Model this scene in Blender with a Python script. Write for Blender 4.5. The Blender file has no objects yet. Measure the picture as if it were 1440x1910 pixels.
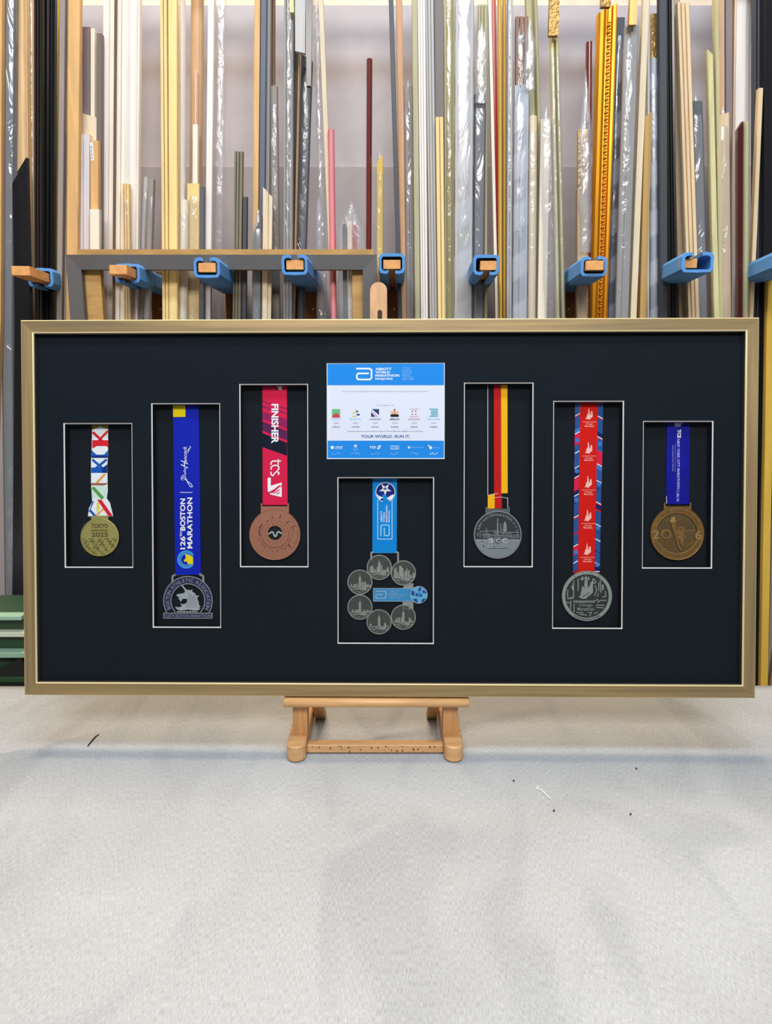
import bpy, math, random
from mathutils import Matrix, Vector, noise
random.seed(7)
SC = bpy.context.scene
COL = SC.collection
PI = math.pi

# ------------------------------------------------------------------ camera
FPX, TH, CZ = 1440.0, math.radians(11.0), 1.46
TZ = 0.90                                   # table height
cam_d = bpy.data.cameras.new('camera'); cam = bpy.data.objects.new('camera', cam_d); COL.objects.link(cam)
cam.location = (0, 0, CZ); cam.rotation_euler = (PI/2 - TH, 0, 0)
cam_d.sensor_fit = 'VERTICAL'; cam_d.sensor_height = 36.0; cam_d.lens = 36.0*FPX/1910.0
cam_d.clip_start = 0.02
SC.camera = cam
cth, sth = math.cos(TH), math.sin(TH)
def ray(px, py):
    x = (px-720)/FPX; u = (955-py)/FPX
    return Vector((x, cth + u*sth, -sth + u*cth))
CAM = Vector((0, 0, CZ))
def atY(px, py, Y):
    r = ray(px, py); return CAM + r*(Y/r.y)
def atZ(px, py, Z):
    r = ray(px, py); return CAM + r*((Z-CZ)/r.z)
def zofY(py, Y): return atY(720, py, Y).z

# ------------------------------------------------------------------ the shadow box's own frame of reference
W, H = 1.04, 0.535
yaw, lean, roll = -0.016613, 0.169658, 0.002611
_M = Matrix.Rotation(yaw, 4, 'Z') @ Matrix.Rotation(PI/2 - lean, 4, 'X') @ Matrix.Rotation(roll, 4, 'Z')
FC = Vector((0.001445, 1.0727, 1.25599))
FM = Matrix.Translation(FC) @ _M
FMI = FM.inverted()
_o = FMI @ CAM; _R3 = FMI.to_3x3()
def P(px, py, w):
    d = _R3 @ ray(px, py); t = (w-_o.z)/d.z
    return Vector((_o.x + d.x*t, _o.y + d.y*t, w))

# ------------------------------------------------------------------ materials
def lin(c):
    return tuple(((x/255)/12.92 if x/255 <= .04045 else ((x/255+.055)/1.055)**2.4) for x in c) + (1,)
MC = {}
def mat(name, rgb, rough=.5, metal=0., grain=0., gscale=(40, 40, 3), bump=0., bscale=200., var=None, spec=.5, sheen=0):
    if name in MC: return MC[name]
    m = bpy.data.materials.new(name); m.use_nodes = True; MC[name] = m
    nt = m.node_tree; b = nt.nodes['Principled BSDF']
    c = lin(rgb)
    b.inputs['Base Color'].default_value = c
    b.inputs['Roughness'].default_value = rough; b.inputs['Metallic'].default_value = metal
    b.inputs['Specular IOR Level'].default_value = spec
    m.diffuse_color = c
    tc = nt.nodes.new('ShaderNodeTexCoord')
    if grain:
        mp = nt.nodes.new('ShaderNodeMapping'); mp.inputs['Scale'].default_value = gscale
        nt.links.new(tc.outputs['Object'], mp.inputs[0])
        n = nt.nodes.new('ShaderNodeTexNoise'); n.inputs['Scale'].default_value = 3.; n.inputs['Detail'].default_value = 5.
        n.inputs['Distortion'].default_value = .6
        nt.links.new(mp.outputs[0], n.inputs['Vector'])
        r = nt.nodes.new('ShaderNodeValToRGB')
        lo = tuple(x*(1-grain) for x in c[:3])+(1,); hi = tuple(min(1, x*(1+grain*.6)) for x in c[:3])+(1,)
        if var: lo = lin(var)
        r.color_ramp.elements[0].position = .32; r.color_ramp.elements[0].color = lo
        r.color_ramp.elements[1].position = .68; r.color_ramp.elements[1].color = hi
        nt.links.new(n.outputs['Fac'], r.inputs[0]); nt.links.new(r.outputs[0], b.inputs['Base Color'])
    if bump:
        n2 = nt.nodes.new('ShaderNodeTexNoise'); n2.inputs['Scale'].default_value = bscale; n2.inputs['Detail'].default_value = 3.
        nt.links.new(tc.outputs['Object'], n2.inputs['Vector'])
        bp = nt.nodes.new('ShaderNodeBump'); bp.inputs['Strength'].default_value = bump; bp.inputs['Distance'].default_value = .002
        nt.links.new(n2.outputs['Fac'], bp.inputs['Height']); nt.links.new(bp.outputs[0], b.inputs['Normal'])
    return m
def film_mat(name, gloss=.30, tint=(235, 235, 240), bump=.9, bscale=45., rough=.12, haze=.10):
    if name in MC: return MC[name]
    m = bpy.data.materials.new(name); m.use_nodes = True; MC[name] = m
    nt = m.node_tree; nt.nodes.clear()
    out = nt.nodes.new('ShaderNodeOutputMaterial')
    tr = nt.nodes.new('ShaderNodeBsdfTransparent'); tr.inputs[0].default_value = (.96, .96, .96, 1)
    gl = nt.nodes.new('ShaderNodeBsdfGlossy'); gl.inputs['Roughness'].default_value = rough; gl.inputs[0].default_value = (.95, .95, .95, 1)
    df = nt.nodes.new('ShaderNodeBsdfDiffuse'); df.inputs[0].default_value = lin(tint)
    tc = nt.nodes.new('ShaderNodeTexCoord'); mp = nt.nodes.new('ShaderNodeMapping'); mp.inputs['Scale'].default_value = (1, 1, .45)
    n = nt.nodes.new('ShaderNodeTexNoise'); n.inputs['Scale'].default_value = bscale; n.inputs['Detail'].default_value = 3; n.inputs['Distortion'].default_value = 1.5
    nt.links.new(tc.outputs['Object'], mp.inputs[0]); nt.links.new(mp.outputs[0], n.inputs['Vector'])
    bp = nt.nodes.new('ShaderNodeBump'); bp.inputs['Strength'].default_value = bump; bp.inputs['Distance'].default_value = .01
    nt.links.new(n.outputs['Fac'], bp.inputs['Height'])
    nt.links.new(bp.outputs[0], gl.inputs['Normal'])
    m1 = nt.nodes.new('ShaderNodeMixShader'); m1.inputs[0].default_value = gloss
    m2 = nt.nodes.new('ShaderNodeMixShader'); m2.inputs[0].default_value = haze
    nt.links.new(tr.outputs[0], m1.inputs[1]); nt.links.new(gl.outputs[0], m1.inputs[2])
    nt.links.new(m1.outputs[0], m2.inputs[1]); nt.links.new(df.outputs[0], m2.inputs[2])
    nt.links.new(m2.outputs[0], out.inputs[0])
    return m
def wound_mat():     # film wound round the stick in overlapping turns: cloudier where turns overlap
    m = film_mat('wound_film', .12, bump=.5, bscale=16, rough=.2, haze=.2); nt = m.node_tree
    m2 = [n for n in nt.nodes if n.bl_idname == 'ShaderNodeMixShader'][1]
    tc = [n for n in nt.nodes if n.bl_idname == 'ShaderNodeTexCoord'][0]
    mp = nt.nodes.new('ShaderNodeMapping'); mp.inputs['Rotation'].default_value = (0, .5, 0); mp.inputs['Scale'].default_value = (1, 1, 1)
    wv = nt.nodes.new('ShaderNodeTexWave'); wv.bands_direction = 'Z'; wv.inputs['Scale'].default_value = 3.4; wv.inputs['Distortion'].default_value = 5.; wv.inputs['Detail'].default_value = 2; wv.inputs['Detail Scale'].default_value = .6
    rp = nt.nodes.new('ShaderNodeValToRGB'); rp.color_ramp.elements[0].position = .35; rp.color_ramp.elements[0].color = (.04, .04, .04, 1); rp.color_ramp.elements[1].position = .6; rp.color_ramp.elements[1].color = (.30, .30, .30, 1)
    nt.links.new(tc.outputs['Object'], mp.inputs[0]); nt.links.new(mp.outputs[0], wv.inputs['Vector']); nt.links.new(wv.outputs['Fac'], rp.inputs[0]); nt.links.new(rp.outputs[0], m2.inputs[0])
    return m
def glass_mat():
    m = bpy.data.materials.new('picture_glass'); m.use_nodes = True
    nt = m.node_tree; nt.nodes.clear()
    out = nt.nodes.new('ShaderNodeOutputMaterial'); tr = nt.nodes.new('ShaderNodeBsdfTransparent')
    tr.inputs[0].default_value = (.985, .99, .99, 1)
    gl = nt.nodes.new('ShaderNodeBsdfGlossy'); gl.inputs['Roughness'].default_value = .02
    fr = nt.nodes.new('ShaderNodeFresnel'); fr.inputs[0].default_value = 1.17
    mx = nt.nodes.new('ShaderNodeMixShader')
    nt.links.new(fr.outputs[0], mx.inputs[0]); nt.links.new(tr.outputs[0], mx.inputs[1]); nt.links.new(gl.outputs[0], mx.inputs[2])
    nt.links.new(mx.outputs[0], out.inputs[0])
    return m

# ------------------------------------------------------------------ mesh collector
class MB:
    def __init__(s): s.v = []; s.f = []; s.m = []; s.mats = []
    def mi(s, m):
        if m not in s.mats: s.mats.append(m)
        return s.mats.index(m)
    def add(s, vs, fs, m):
        o = len(s.v); k = s.mi(m); s.v += [Vector(p) for p in vs]
        for f in fs: s.f.append([i+o for i in f]); s.m.append(k)
    def box(s, a, b, m, bev=0.):
        x0, y0, z0 = a; x1, y1, z1 = b
        if bev:
            e = bev; pr = [(x0+e, y0), (x1-e, y0), (x1, y0+e), (x1, y1-e), (x1-e, y1), (x0+e, y1), (x0, y1-e), (x0, y0+e)]
            vs = []
            for (zz, sh) in ((z0, e), (z0+e, 0), (z1-e, 0), (z1, e)):
                for (x, y) in pr:
                    cx, cy = (x0+x1)/2, (y0+y1)/2
                    vs.append((x - math.copysign(min(sh, abs(x-cx)), x-cx), y - math.copysign(min(sh, abs(y-cy)), y-cy), zz))
            fs = [list(range(7, -1, -1)), [24+i for i in range(8)]]
            for r in range(3):
                for i in range(8): fs.append([r*8+i, r*8+(i+1) % 8, r*8+8+(i+1) % 8, r*8+8+i])
            s.add(vs, fs, m); return
        vs = [(x, y, z) for z in (z0, z1) for (x, y) in ((x0, y0), (x1, y0), (x1, y1), (x0, y1))]
        s.add(vs, [[3, 2, 1, 0], [4, 5, 6, 7], [0, 1, 5, 4], [1, 2, 6, 5], [2, 3, 7, 6], [3, 0, 4, 7]], m)
    def loft(s, rings, m, caps=True):
        n = len(rings[0]); vs = [p for r in rings for p in r]; fs = []
        for r in range(len(rings)-1):
            for i in range(n): fs.append([r*n+i, r*n+(i+1) % n, (r+1)*n+(i+1) % n, (r+1)*n+i])
        if caps: fs.append(list(range(n-1, -1, -1))); fs.append([(len(rings)-1)*n+i for i in range(n)])
        s.add(vs, fs, m)
    def tube(s, pts, r, m, n=8):
        pts = [Vector(p) for p in pts]; rings = []
        for i, p in enumerate(pts):
            d = (pts[min(i+1, len(pts)-1)] - pts[max(i-1, 0)]).normalized()
            a = d.orthogonal().normalized() if i == 0 else (a - d*a.dot(d)).normalized()
            b = d.cross(a); rr = r[i] if isinstance(r, (list, tuple)) else r
            rings.append([p + a*math.cos(2*PI*k/n)*rr + b*math.sin(2*PI*k/n)*rr for k in range(n)])
        s.loft(rings, m)
    # drawing on the mounting board: outlines in picture units laid on the plane w, raised by h
    def poly(s, pts, w, m, h=0.):
        n = len(pts)
        top = [P(x, y, w+h) for x, y in pts]
        if not h: s.add(top, [list(range(n))], m); return
        bot = [Vector((p.x, p.y, w)) for p in top]
        s.add(top+bot, [list(range(n))] + [[i, n+i, n+(i+1) % n, (i+1) % n] for i in range(n)], m)
    def line(s, a, b, t, w, m, h=0.):
        dx, dy = b[0]-a[0], b[1]-a[1]; L = math.hypot(dx, dy) or 1; nx, ny = -dy/L*t/2, dx/L*t/2
        s.poly([(a[0]+nx, a[1]+ny), (b[0]+nx, b[1]+ny), (b[0]-nx, b[1]-ny), (a[0]-nx, a[1]-ny)], w, m, h)
    def path(s, pts, t, w, m, h=0.):
        for a, b in zip(pts, pts[1:]): s.line(a, b, t, w, m, h)
        if len(pts) > 2 and t > 1:
            for q in pts[1:-1]: s.poly([(q[0]+t/2*math.cos(k*PI/4), q[1]+t/2*math.sin(k*PI/4)) for k in range(8)], w+.00001, m, h)
    def lathe(s, cx, cy, prof, m, n=72, a0=0, a1=360):
        full = abs(a1-a0) >= 360; cnt = n if full else n+1; vs = []; fs = []
        for (r, w) in prof:
            for k in range(cnt):
                a = math.radians(a0 + (a1-a0)*k/n); vs.append(P(cx+r*math.cos(a), cy-r*math.sin(a), w))
        for j in range(len(prof)-1):
            for k in range(n): k2 = (k+1) % cnt; fs.append([j*cnt+k, j*cnt+k2, (j+1)*cnt+k2, (j+1)*cnt+k])
        if prof[0][0] > 0 and full and prof[0][0] < 0.01: pass
        s.add(vs, fs, m)
    def ring(s, cx, cy, r0, r1, w, m, h=0., a0=0, a1=360, n=64):
        pr = [(r1, w), (r1, w+h), (r0, w+h), (r0, w)] if h else [(r1, w), (r0, w)]
        s.lathe(cx, cy, pr, m, n, a0, a1)
        if h and abs(a1-a0) < 360:
            for a in (a0, a1):
                a = math.radians(a); q = [(r0, w), (r1, w), (r1, w+h), (r0, w+h)]
                s.add([P(cx+r*math.cos(a), cy-r*math.sin(a), z) for r, z in q], [[0, 1, 2, 3]], m)
    def dot(s, cx, cy, r, w, m, h=0., n=20): s.poly([(cx+r*math.cos(2*PI*k/n), cy-r*math.sin(2*PI*k/n)) for k in range(n)], w, m, h)
    def text(s, txt, cx, cy, tw, th, w, m, ang=0., h=0., bold=0., shear=0.):
        vs, fs, bb = text_data(txt, bold, bool(h))
        x0, x1, y0, y1 = bb; a = math.radians(ang); out = []
        for (x, y, z) in vs:
            X = ((x-x0)/(x1-x0)-.5)*tw; Y = ((y-y0)/(y1-y0)-.5)*th; X += Y*shear
            px = cx + X*math.cos(a) - Y*math.sin(a); py = cy - (X*math.sin(a) + Y*math.cos(a))
            out.append(P(px, py, w + (z+.5)*h if h else w))
        s.add(out, fs, m)
    def arc(s, txt, cx, cy, r, a0, a1, size, w, m, h=0., bold=0., inside=False):
        adv = [(.34 if c == ' ' else (.28 if c in '.,-I1' else .5 if c not in 'MW' else .68)) for c in txt]
        T = sum(adv); p = 0
        for c, d in zip(txt, adv):
            a = a0 + (a1-a0)*(p+d/2)/T; p += d
            if c == ' ': continue
            vs, fs, (x0, x1, y0, y1) = text_data(c, bold, bool(h))
            ra = math.radians(a); rot = ra - PI/2 if not inside else ra + PI/2
            sc = size/.73; out = []
            for (x, y, z) in vs:
                X = (x-(x0+x1)/2)*sc; Y = (y-.36)*sc
                px = cx + r*math.cos(ra) + X*math.cos(rot) - Y*math.sin(rot)
                py = cy - (r*math.sin(ra) + X*math.sin(rot) + Y*math.cos(rot))
                out.append(P(px, py, w + (z+.5)*h if h else w))
            s.add(out, fs, m)
    def build(s, name, parent=None, off=Vector((0, 0, 0)), M=None, smooth=False, label=None):
        me = bpy.data.meshes.new(name)
        me.from_pydata([tuple(p-off) for p in s.v], [], s.f)
        for m in s.mats: me.materials.append(m)
        me.polygons.foreach_set('material_index', s.m)
        if smooth: me.polygons.foreach_set('use_smooth', [True]*len(s.f))
        me.update()
        o = bpy.data.objects.new(name, me); COL.objects.link(o)
        if parent: o.parent = parent
        else: o.matrix_world = (M or Matrix()) @ Matrix.Translation(off)
        if label: o['label'] = label
        return o
TD = {}
def text_data(txt, bold=0., ext=False):
    k = (txt, bold, ext)
    if k in TD: return TD[k]
    cu = bpy.data.curves.new('t', 'FONT'); cu.body = txt; cu.offset = bold; cu.resolution_u = 3
    if ext: cu.extrude = .5
    ob = bpy.data.objects.new('t', cu); COL.objects.link(ob)
    bpy.context.view_layer.update()
    me = bpy.data.meshes.new_from_object(ob.evaluated_get(bpy.context.evaluated_depsgraph_get()))
    vs = [tuple(v.co) for v in me.vertices]; fs = [list(p.vertices) for p in me.polygons]
    bpy.data.objects.remove(ob); bpy.data.curves.remove(cu); bpy.data.meshes.remove(me)
    xs = [v[0] for v in vs]; ys = [v[1] for v in vs]
    TD[k] = (vs, fs, (min(xs), max(xs), min(ys), max(ys))); return TD[k]
def tag(o, label, cat, group=None, kind=None):
    o['label'] = label; o['category'] = cat
    if group: o['group'] = group
    if kind: o['kind'] = kind
    return o
def struct(o): o['kind'] = 'structure'; return o
def thing(name, label, cat, off=Vector((0, 0, 0)), M=None, group=None):
    e = bpy.data.objects.new(name, None); COL.objects.link(e); e.empty_display_size = .05
    e.matrix_world = (M or Matrix()) @ Matrix.Translation(off)
    return tag(e, label, cat, group)

# ------------------------------------------------------------------ room
plaster = mat('cream_plaster', (226, 212, 190), .9, grain=.12, gscale=(6, 6, 6), bump=.3, bscale=60)
WY = 1.90
b = MB(); b.box((-2.6, WY, 0), (2.6, WY+.1, 3.2), plaster); struct(b.build('wall_back'))
b = MB(); b.box((-2.6, -2.2, -.05), (2.6, WY, 0), mat('grey_floor', (120, 115, 110), .7, grain=.2, gscale=(3, 3, 3))); struct(b.build('floor'))

# table and its canvas cover
b = thing('work_table', 'wide wooden work table under the pale canvas cloth', 'table', Vector((0, .7, 0)))
wd = mat('table_wood', (150, 112, 72), .5, grain=.3)
o_ = Vector((0, .7, 0))
q = MB(); q.box((-1.35, .12, TZ-.045), (1.35, 1.268, TZ-.004), wd); q.build('tabletop', b, o_)
for sx in (-1.25, 1.25):
    for y in (.2, 1.17):
        q = MB(); q.box((sx-.04, y-.04, 0), (sx+.04, y+.04, TZ-.045), wd, .004); q.build('leg', b, o_)
def cloth_material():
    m = bpy.data.materials.new('canvas_cloth'); m.use_nodes = True; nt = m.node_tree; N = nt.nodes; L = nt.links
    b = N['Principled BSDF']; b.inputs['Roughness'].default_value = .95; b.inputs['Specular IOR Level'].default_value = .15
    tc = N.new('ShaderNodeTexCoord')
    def noise_(scale, det, mp=(1, 1, 1), rot=0, dist=0):
        a = N.new('ShaderNodeMapping'); a.inputs['Scale'].default_value = mp; a.inputs['Rotation'].default_value = (0, 0, rot)
        n = N.new('ShaderNodeTexNoise'); n.inputs['Scale'].default_value = scale; n.inputs['Detail'].default_value = det; n.inputs['Distortion'].default_value = dist
        L.new(tc.outputs['Object'], a.inputs[0]); L.new(a.outputs[0], n.inputs['Vector']); return n
    wa = noise_(10, 4, (130, 13, 1)); wb = noise_(10, 4, (14, 110, 1), .02); big = noise_(3.2, 3, (1, 1, 1), 0, .8); st = noise_(7, 2, (1, .35, 1), .6, 1.5)
    def ramp(src, c0, c1, p0=.3, p1=.7):
        r = N.new('ShaderNodeValToRGB'); r.color_ramp.elements[0].position = p0; r.color_ramp.elements[1].position = p1
        r.color_ramp.elements[0].color = c0; r.color_ramp.elements[1].color = c1; L.new(src.outputs['Fac'], r.inputs[0]); return r
    def mix(a, b_, f=1.):
        x = N.new('ShaderNodeMix'); x.data_type = 'RGBA'; x.blend_type = 'MULTIPLY'; x.inputs[0].default_value = f
        L.new(a.outputs[0] if a.bl_idname != 'ShaderNodeMix' else a.outputs[2], x.inputs[6]); L.new(b_.outputs[0], x.inputs[7]); return x
    r0 = ramp(big, lin((170, 172, 174)), lin((183, 186, 188)))
    r1 = ramp(wa, (.80, .80, .80, 1), (1.08, 1.08, 1.08, 1), .36, .64); r2 = ramp(wb, (.92, .92, .91, 1), (1.02, 1.02, 1.02, 1), .34, .64)
    r3 = ramp(st, (.90, .905, .91, 1), (1, 1, 1, 1), .34, .46)
    x = mix(mix(mix(r0, r1), r2), r3)
    L.new(x.outputs[2], b.inputs['Base Color'])
    ad = N.new('ShaderNodeMath'); ad.operation = 'ADD'; L.new(wa.outputs['Fac'], ad.inputs[0]); L.new(wb.outputs['Fac'], ad.inputs[1])
    bp = N.new('ShaderNodeBump'); bp.inputs['Strength'].default_value = .35; bp.inputs['Distance'].default_value = .0012
    L.new(ad.outputs[0], bp.inputs['Height']); L.new(bp.outputs[0], b.inputs['Normal'])
    return m
cm = cloth_material()
def ch(x, y):    # gentle waves in the cover
    a = .0016*noise.noise(Vector((x*3, y*3, 1.7))) + .0009*noise.noise(Vector((x*9, y*4, 5)))
    if .9 < y < 1.15 and -.2 < x < .25: a *= .15
    return TZ + .0005 + max(-.0004, a) if abs(x) > .3 or y < .9 else TZ + .0001
q = MB(); nx, ny = 90, 60; vs = []; X0, X1, Y0, Y1 = -1.37, 1.37, .1, 1.2745
for j in range(ny+1):
    for i in range(nx+1):
        x = X0 + (X1-X0)*i/nx; y = Y0 + (Y1-Y0)*j/ny; vs.append((x, y, ch(x, y)))
fs = [[j*(nx+1)+i, j*(nx+1)+i+1, (j+1)*(nx+1)+i+1, (j+1)*(nx+1)+i] for j in range(ny) for i in range(nx)]
o = len(vs); ed = [i for i in range(nx+1)] + [(j+1)*(nx+1)-1 for j in range(1, ny+1)] + [ny*(nx+1)+i for i in range(nx-1, -1, -1)] + [j*(nx+1) for j in range(ny-1, 0, -1)]
vs += [(vs[k][0]*1.002, vs[k][1] + (.001 if vs[k][1] > 1 else 0), TZ-.06) for k in ed]
n = len(ed); fs += [[ed[k], o+k, o+(k+1) % n, ed[(k+1) % n]] for k in range(n)]
q.add(vs, fs, cm)
o = q.build('canvas_cloth', smooth=True); tag(o, 'pale grey woven canvas cloth covering the whole table top', 'tablecloth')

# scraps lying on the cloth
dk = mat('dark_thread', (35, 28, 24), .8); wt = mat('white_thread', (246, 246, 246), .8)
def T0(px, py): p = atZ(px, py, TZ); return Vector((p.x, p.y, ch(p.x, p.y)+.0015))
q = MB(); q.tube([T0(164, 1393), T0(171, 1384), T0(178, 1376), T0(185, 1371)], [.0008, .0011, .001, .0006], dk, 6)
tag(q.build('wood_splinter', off=T0(171, 1384)), 'thin dark splinter on the cloth left of the easel', 'splinter')
q = MB(); c = T0(1004, 1472)
q.tube([c+Vector((.002*math.cos(a)-.0, .003*math.sin(a), 0)) for a in [k*PI/4 for k in range(1, 8)]] + [T0(1009, 1475), T0(1016, 1482), T0(1025, 1491)], .0007, wt, 6)
tag(q.build('white_thread', off=c), 'short white thread with a curled end on the cloth', 'thread')
for (px, py, lb) in ((1033, 1515, 'dark speck of sawdust just below the curled white thread'), (1176, 1522, 'dark speck of sawdust right of the white thread'),
                     (1187, 1436, 'dark speck of sawdust under the right half of the shadow edge'), (958, 1458, 'tiny brown speck left of the curled white thread')):
    q = MB(); c = T0(px, py); q.tube([c+Vector((-.001, -.0012, 0)), c, c+Vector((.0012, .002, 0))], [.0006, .0012, .0005], dk, 6)
    tag(q.build('wood_crumb', off=c), lb, 'crumb', 'dark crumbs on the cloth')

# ------------------------------------------------------------------ display easel
beech = mat('beech_wood', (206, 160, 108), .45, grain=.16, gscale=(5, 40, 40))
beechz = mat('beech_upright', (196, 146, 94), .45, grain=.18, gscale=(40, 40, 4))
fleck = mat('beech_fleck', (120, 72, 40), .6)
EX = .0
e = thing('table_easel', 'small beech table easel holding up the medal frame', 'easel', Vector((-.0, 1.03, TZ+.002)))
eo = Vector((-.0, 1.03, TZ+.002)); EZ = TZ+.002
xL = atZ(552, 1421, TZ).x; xR = atZ(847, 1422, TZ).x; xm = (xL+xR)/2
def foot(cx):
    q = MB(); hw = .0135; out = []
    for k in range(9):
        a = PI + PI*k/8; out.append((cx+hw*math.cos(a), 1.022+hw*math.sin(a)))
    out = out + [(cx+hw, 1.30), (cx-hw, 1.30)]
    zz = [(EZ, .001), (EZ+.001, 0), (EZ+.0205, 0), (EZ+.0225, .0015)]
    rings = []
    for z, s in zz: rings.append([(cx+(x-cx)*(1-s/hw), y+ (s if y < 1.2 else -s), z) for x, y in out])
    q.loft(rings, beech); return q
for cx in (xL, xR): foot(cx).build('foot', e, eo)
q = MB(); q.box((xL+.0135, 1.034, EZ+.0005), (xR-.0135, 1.051, EZ+.0125), beech, .001)
random.seed(3)
for k in range(26):
    x = xL+.02+random.random()*(xR-xL-.04); z = EZ+.002+random.random()*.009; s = .0006+random.random()*.0012
    q.add([(x-s, 1.0338, z), (x, 1.0338, z-s*1.4), (x+s*.8, 1.0338, z+.0002), (x, 1.0338, z+s*1.6)], [[0, 1, 2, 3]], fleck)
q.build('crossbar', e, eo, label='beech crossbar flecked with dark marks')
def slab(pts, x0, x1, m):
    q = MB(); rings = [[(x, y, z) for y, z in pts] for x in (x0, x1)]; q.loft(rings, m); return q
sl = math.tan(lean)
for cx in (xL+.003, xR-.003):      # upright posts under the ledge, leaning with the picture
    b0 = 1.046; slab([(b0, EZ+.0225), (b0+.026, EZ+.0225), (b0+.020+sl*.05, EZ+.0735), (b0+sl*.05-.006, EZ+.0735)], cx-.0105, cx+.0105, beechz).build('upright', e, eo)
for cx in (xL+.024, xR-.024):        # rear struts
    slab([(1.145, EZ+.0), (1.165, EZ+.0), (1.075, EZ+.0735), (1.06, EZ+.0735)], cx-.008, cx+.008, beechz).build('strut', e, eo)
pl, pr = atY(527, 1310, 1.018).x, atY(877, 1311, 1.018).x
q = MB(); rr = []
zc = TZ+.0832
for x, s in ((pl, .8), (pl+.0015, 1), (pr-.0015, 1), (pr, .8)):
    cy, czz = 1.0405, zc
    sec_ = [(s*.0195*math.copysign(abs(math.cos(a))**.6, math.cos(a)), s*.0072*math.copysign(abs(math.sin(a))**.7, math.sin(a))) for a in [2*PI*k/20 for k in range(20)]]
    rr.append([(x, cy+dy_, czz+dz_-sl*(dy_+.013)) for dy_, dz_ in sec_])
q.loft(rr, beech); q.build('ledge', e, eo, smooth=True)
# mast, seen above the picture with its rounded end and slot
mx = atY(706, 560, 1.19).x; mw = atY(722, 560, 1.19).x - mx; ztop = zofY(525, 1.19)
q = MB(); ym = lambda z: 1.085 + sl*(z-.99)+.012
ol = [(-mw, TZ+.092), (mw, TZ+.092)] + [(mw*math.cos(PI*k/16), ztop-mw+mw*math.sin(PI*k/16)) for k in range(17)]
fr = [(mx+x, ym(z), z) for x, z in ol]; bk = [(x, y+.012, z) for x, y, z in fr]
n = len(fr); q.add(fr+bk, [list(range(n)), list(range(2*n-1, n-1, -1))] + [[i, n+i, n+(i+1) % n, (i+1) % n] for i in range(n)], beechz)
zs = zofY(594, 1.19)
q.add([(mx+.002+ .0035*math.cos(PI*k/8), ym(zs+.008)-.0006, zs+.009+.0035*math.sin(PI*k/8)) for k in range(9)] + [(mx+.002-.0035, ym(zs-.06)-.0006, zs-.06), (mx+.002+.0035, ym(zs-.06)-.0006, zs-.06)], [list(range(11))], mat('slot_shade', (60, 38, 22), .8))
q.build('mast', e, eo)

# ------------------------------------------------------------------ the big shadow-box frame
gold = mat('brushed_gold', (176, 150, 104), .42, .35, grain=.28, gscale=(4, 4, 4), bump=.12, bscale=300, var=(118, 100, 70))
goldh = mat('brushed_gold_rail', (150, 126, 84), .42, .35, grain=.16, gscale=(1.1, 40, 1), bump=.04, bscale=260, var=(124, 106, 74))
goldv = mat('brushed_gold_stile', (150, 126, 84), .42, .35, grain=.16, gscale=(40, 1.1, 1), bump=.04, bscale=260, var=(124, 106, 74))
edge = mat('bright_gold_edge', (226, 208, 160), .35, .3)
board = mat('midnight_mat_board', (16, 24, 34), .8, spec=.15, grain=.12, gscale=(1.5, 1.5, 1.5), var=(13, 25, 30), bump=.1, bscale=900)
boardb = mat('midnight_back_board', (15, 23, 31), .85, spec=.2)
white = mat('white_core', (250, 250, 248), .6)
pf = thing('picture_frame', 'wide brushed-gold frame with dark mat and medal windows, standing on the beech easel', 'picture frame', Vector((0, 0, 0)), FM)
prof = [(0, -.034, 'g'), (0, -.0015, 'e'), (.0012, 0, 'g'), (.0165, -.0006, 'g'), (.0172, .0008, 'e'), (.0184, .0006, 'e'), (.0192, -.001, 'd'), (.0192, -.0125, 'd'), (.012, -.0125, 'd'), (.012, -.034, 'd')]
dkw = mat('dark_rebate', (22, 18, 14), .8)
def side(c0, c1, n0, n1, m):
    q = MB(); A = []; B = []
    for (t, w, k) in prof:
        A.append((c0[0]+n0[0]*t, c0[1]+n0[1]*t, w)); B.append((c1[0]+n1[0]*t, c1[1]+n1[1]*t, w))
    n = len(prof)
    for i in range(n):
        j = (i+1) % n; q.add([A[i], B[i], B[j], A[j]], [[0, 1, 2, 3]], {'g': m, 'e': edge, 'd': dkw}[prof[i][2]])
    q.add(A, [list(range(n))], dkw); q.add(B, [list(range(n))], dkw); return q
w2, h2 = W/2, H/2
side((-w2, h2), (w2, h2), (1, -1), (-1, -1), goldh).build('rail', pf); side((-w2, -h2), (w2, -h2), (1, 1), (-1, 1), goldh).build('rail', pf)
side((-w2, -h2), (-w2, h2), (1, 1), (1, -1), goldv).build('stile', pf); side((w2, -h2), (w2, h2), (-1, 1), (-1, -1), goldv).build('stile', pf)
WB, WM = -.0290, -.0115        # backing board, mat face
wins = [(119.5, 789, 247.5, 1059), (283.5, 752, 411.5, 1171), (447, 716, 575, 1058), (629.5, 890, 809.5, 1201), (865, 713.5, 994.5, 1058), (1031, 747.5, 1162.5, 1173), (1198.5, 785, 1329.5, 1060.5), (609.5, 677, 829.5, 856)]
def wrect(r):
    a = P(r[0], (r[1]+r[3])/2, WM); b_ = P(r[2], (r[1]+r[3])/2, WM); c = P((r[0]+r[2])/2, r[1], WM); d = P((r[0]+r[2])/2, r[3], WM)
    return a.x, d.y, b_.x, c.y       # u0,v0,u1,v1
WR = [wrect(r) for r in wins]
q = MB(); IW, IH = w2-.0125, h2-.0125
us = sorted({-IW, IW} | {x for r in WR for x in (r[0], r[2])}); vsn = sorted({-IH, IH} | {x for r in WR for x in (r[1], r[3])})
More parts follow.
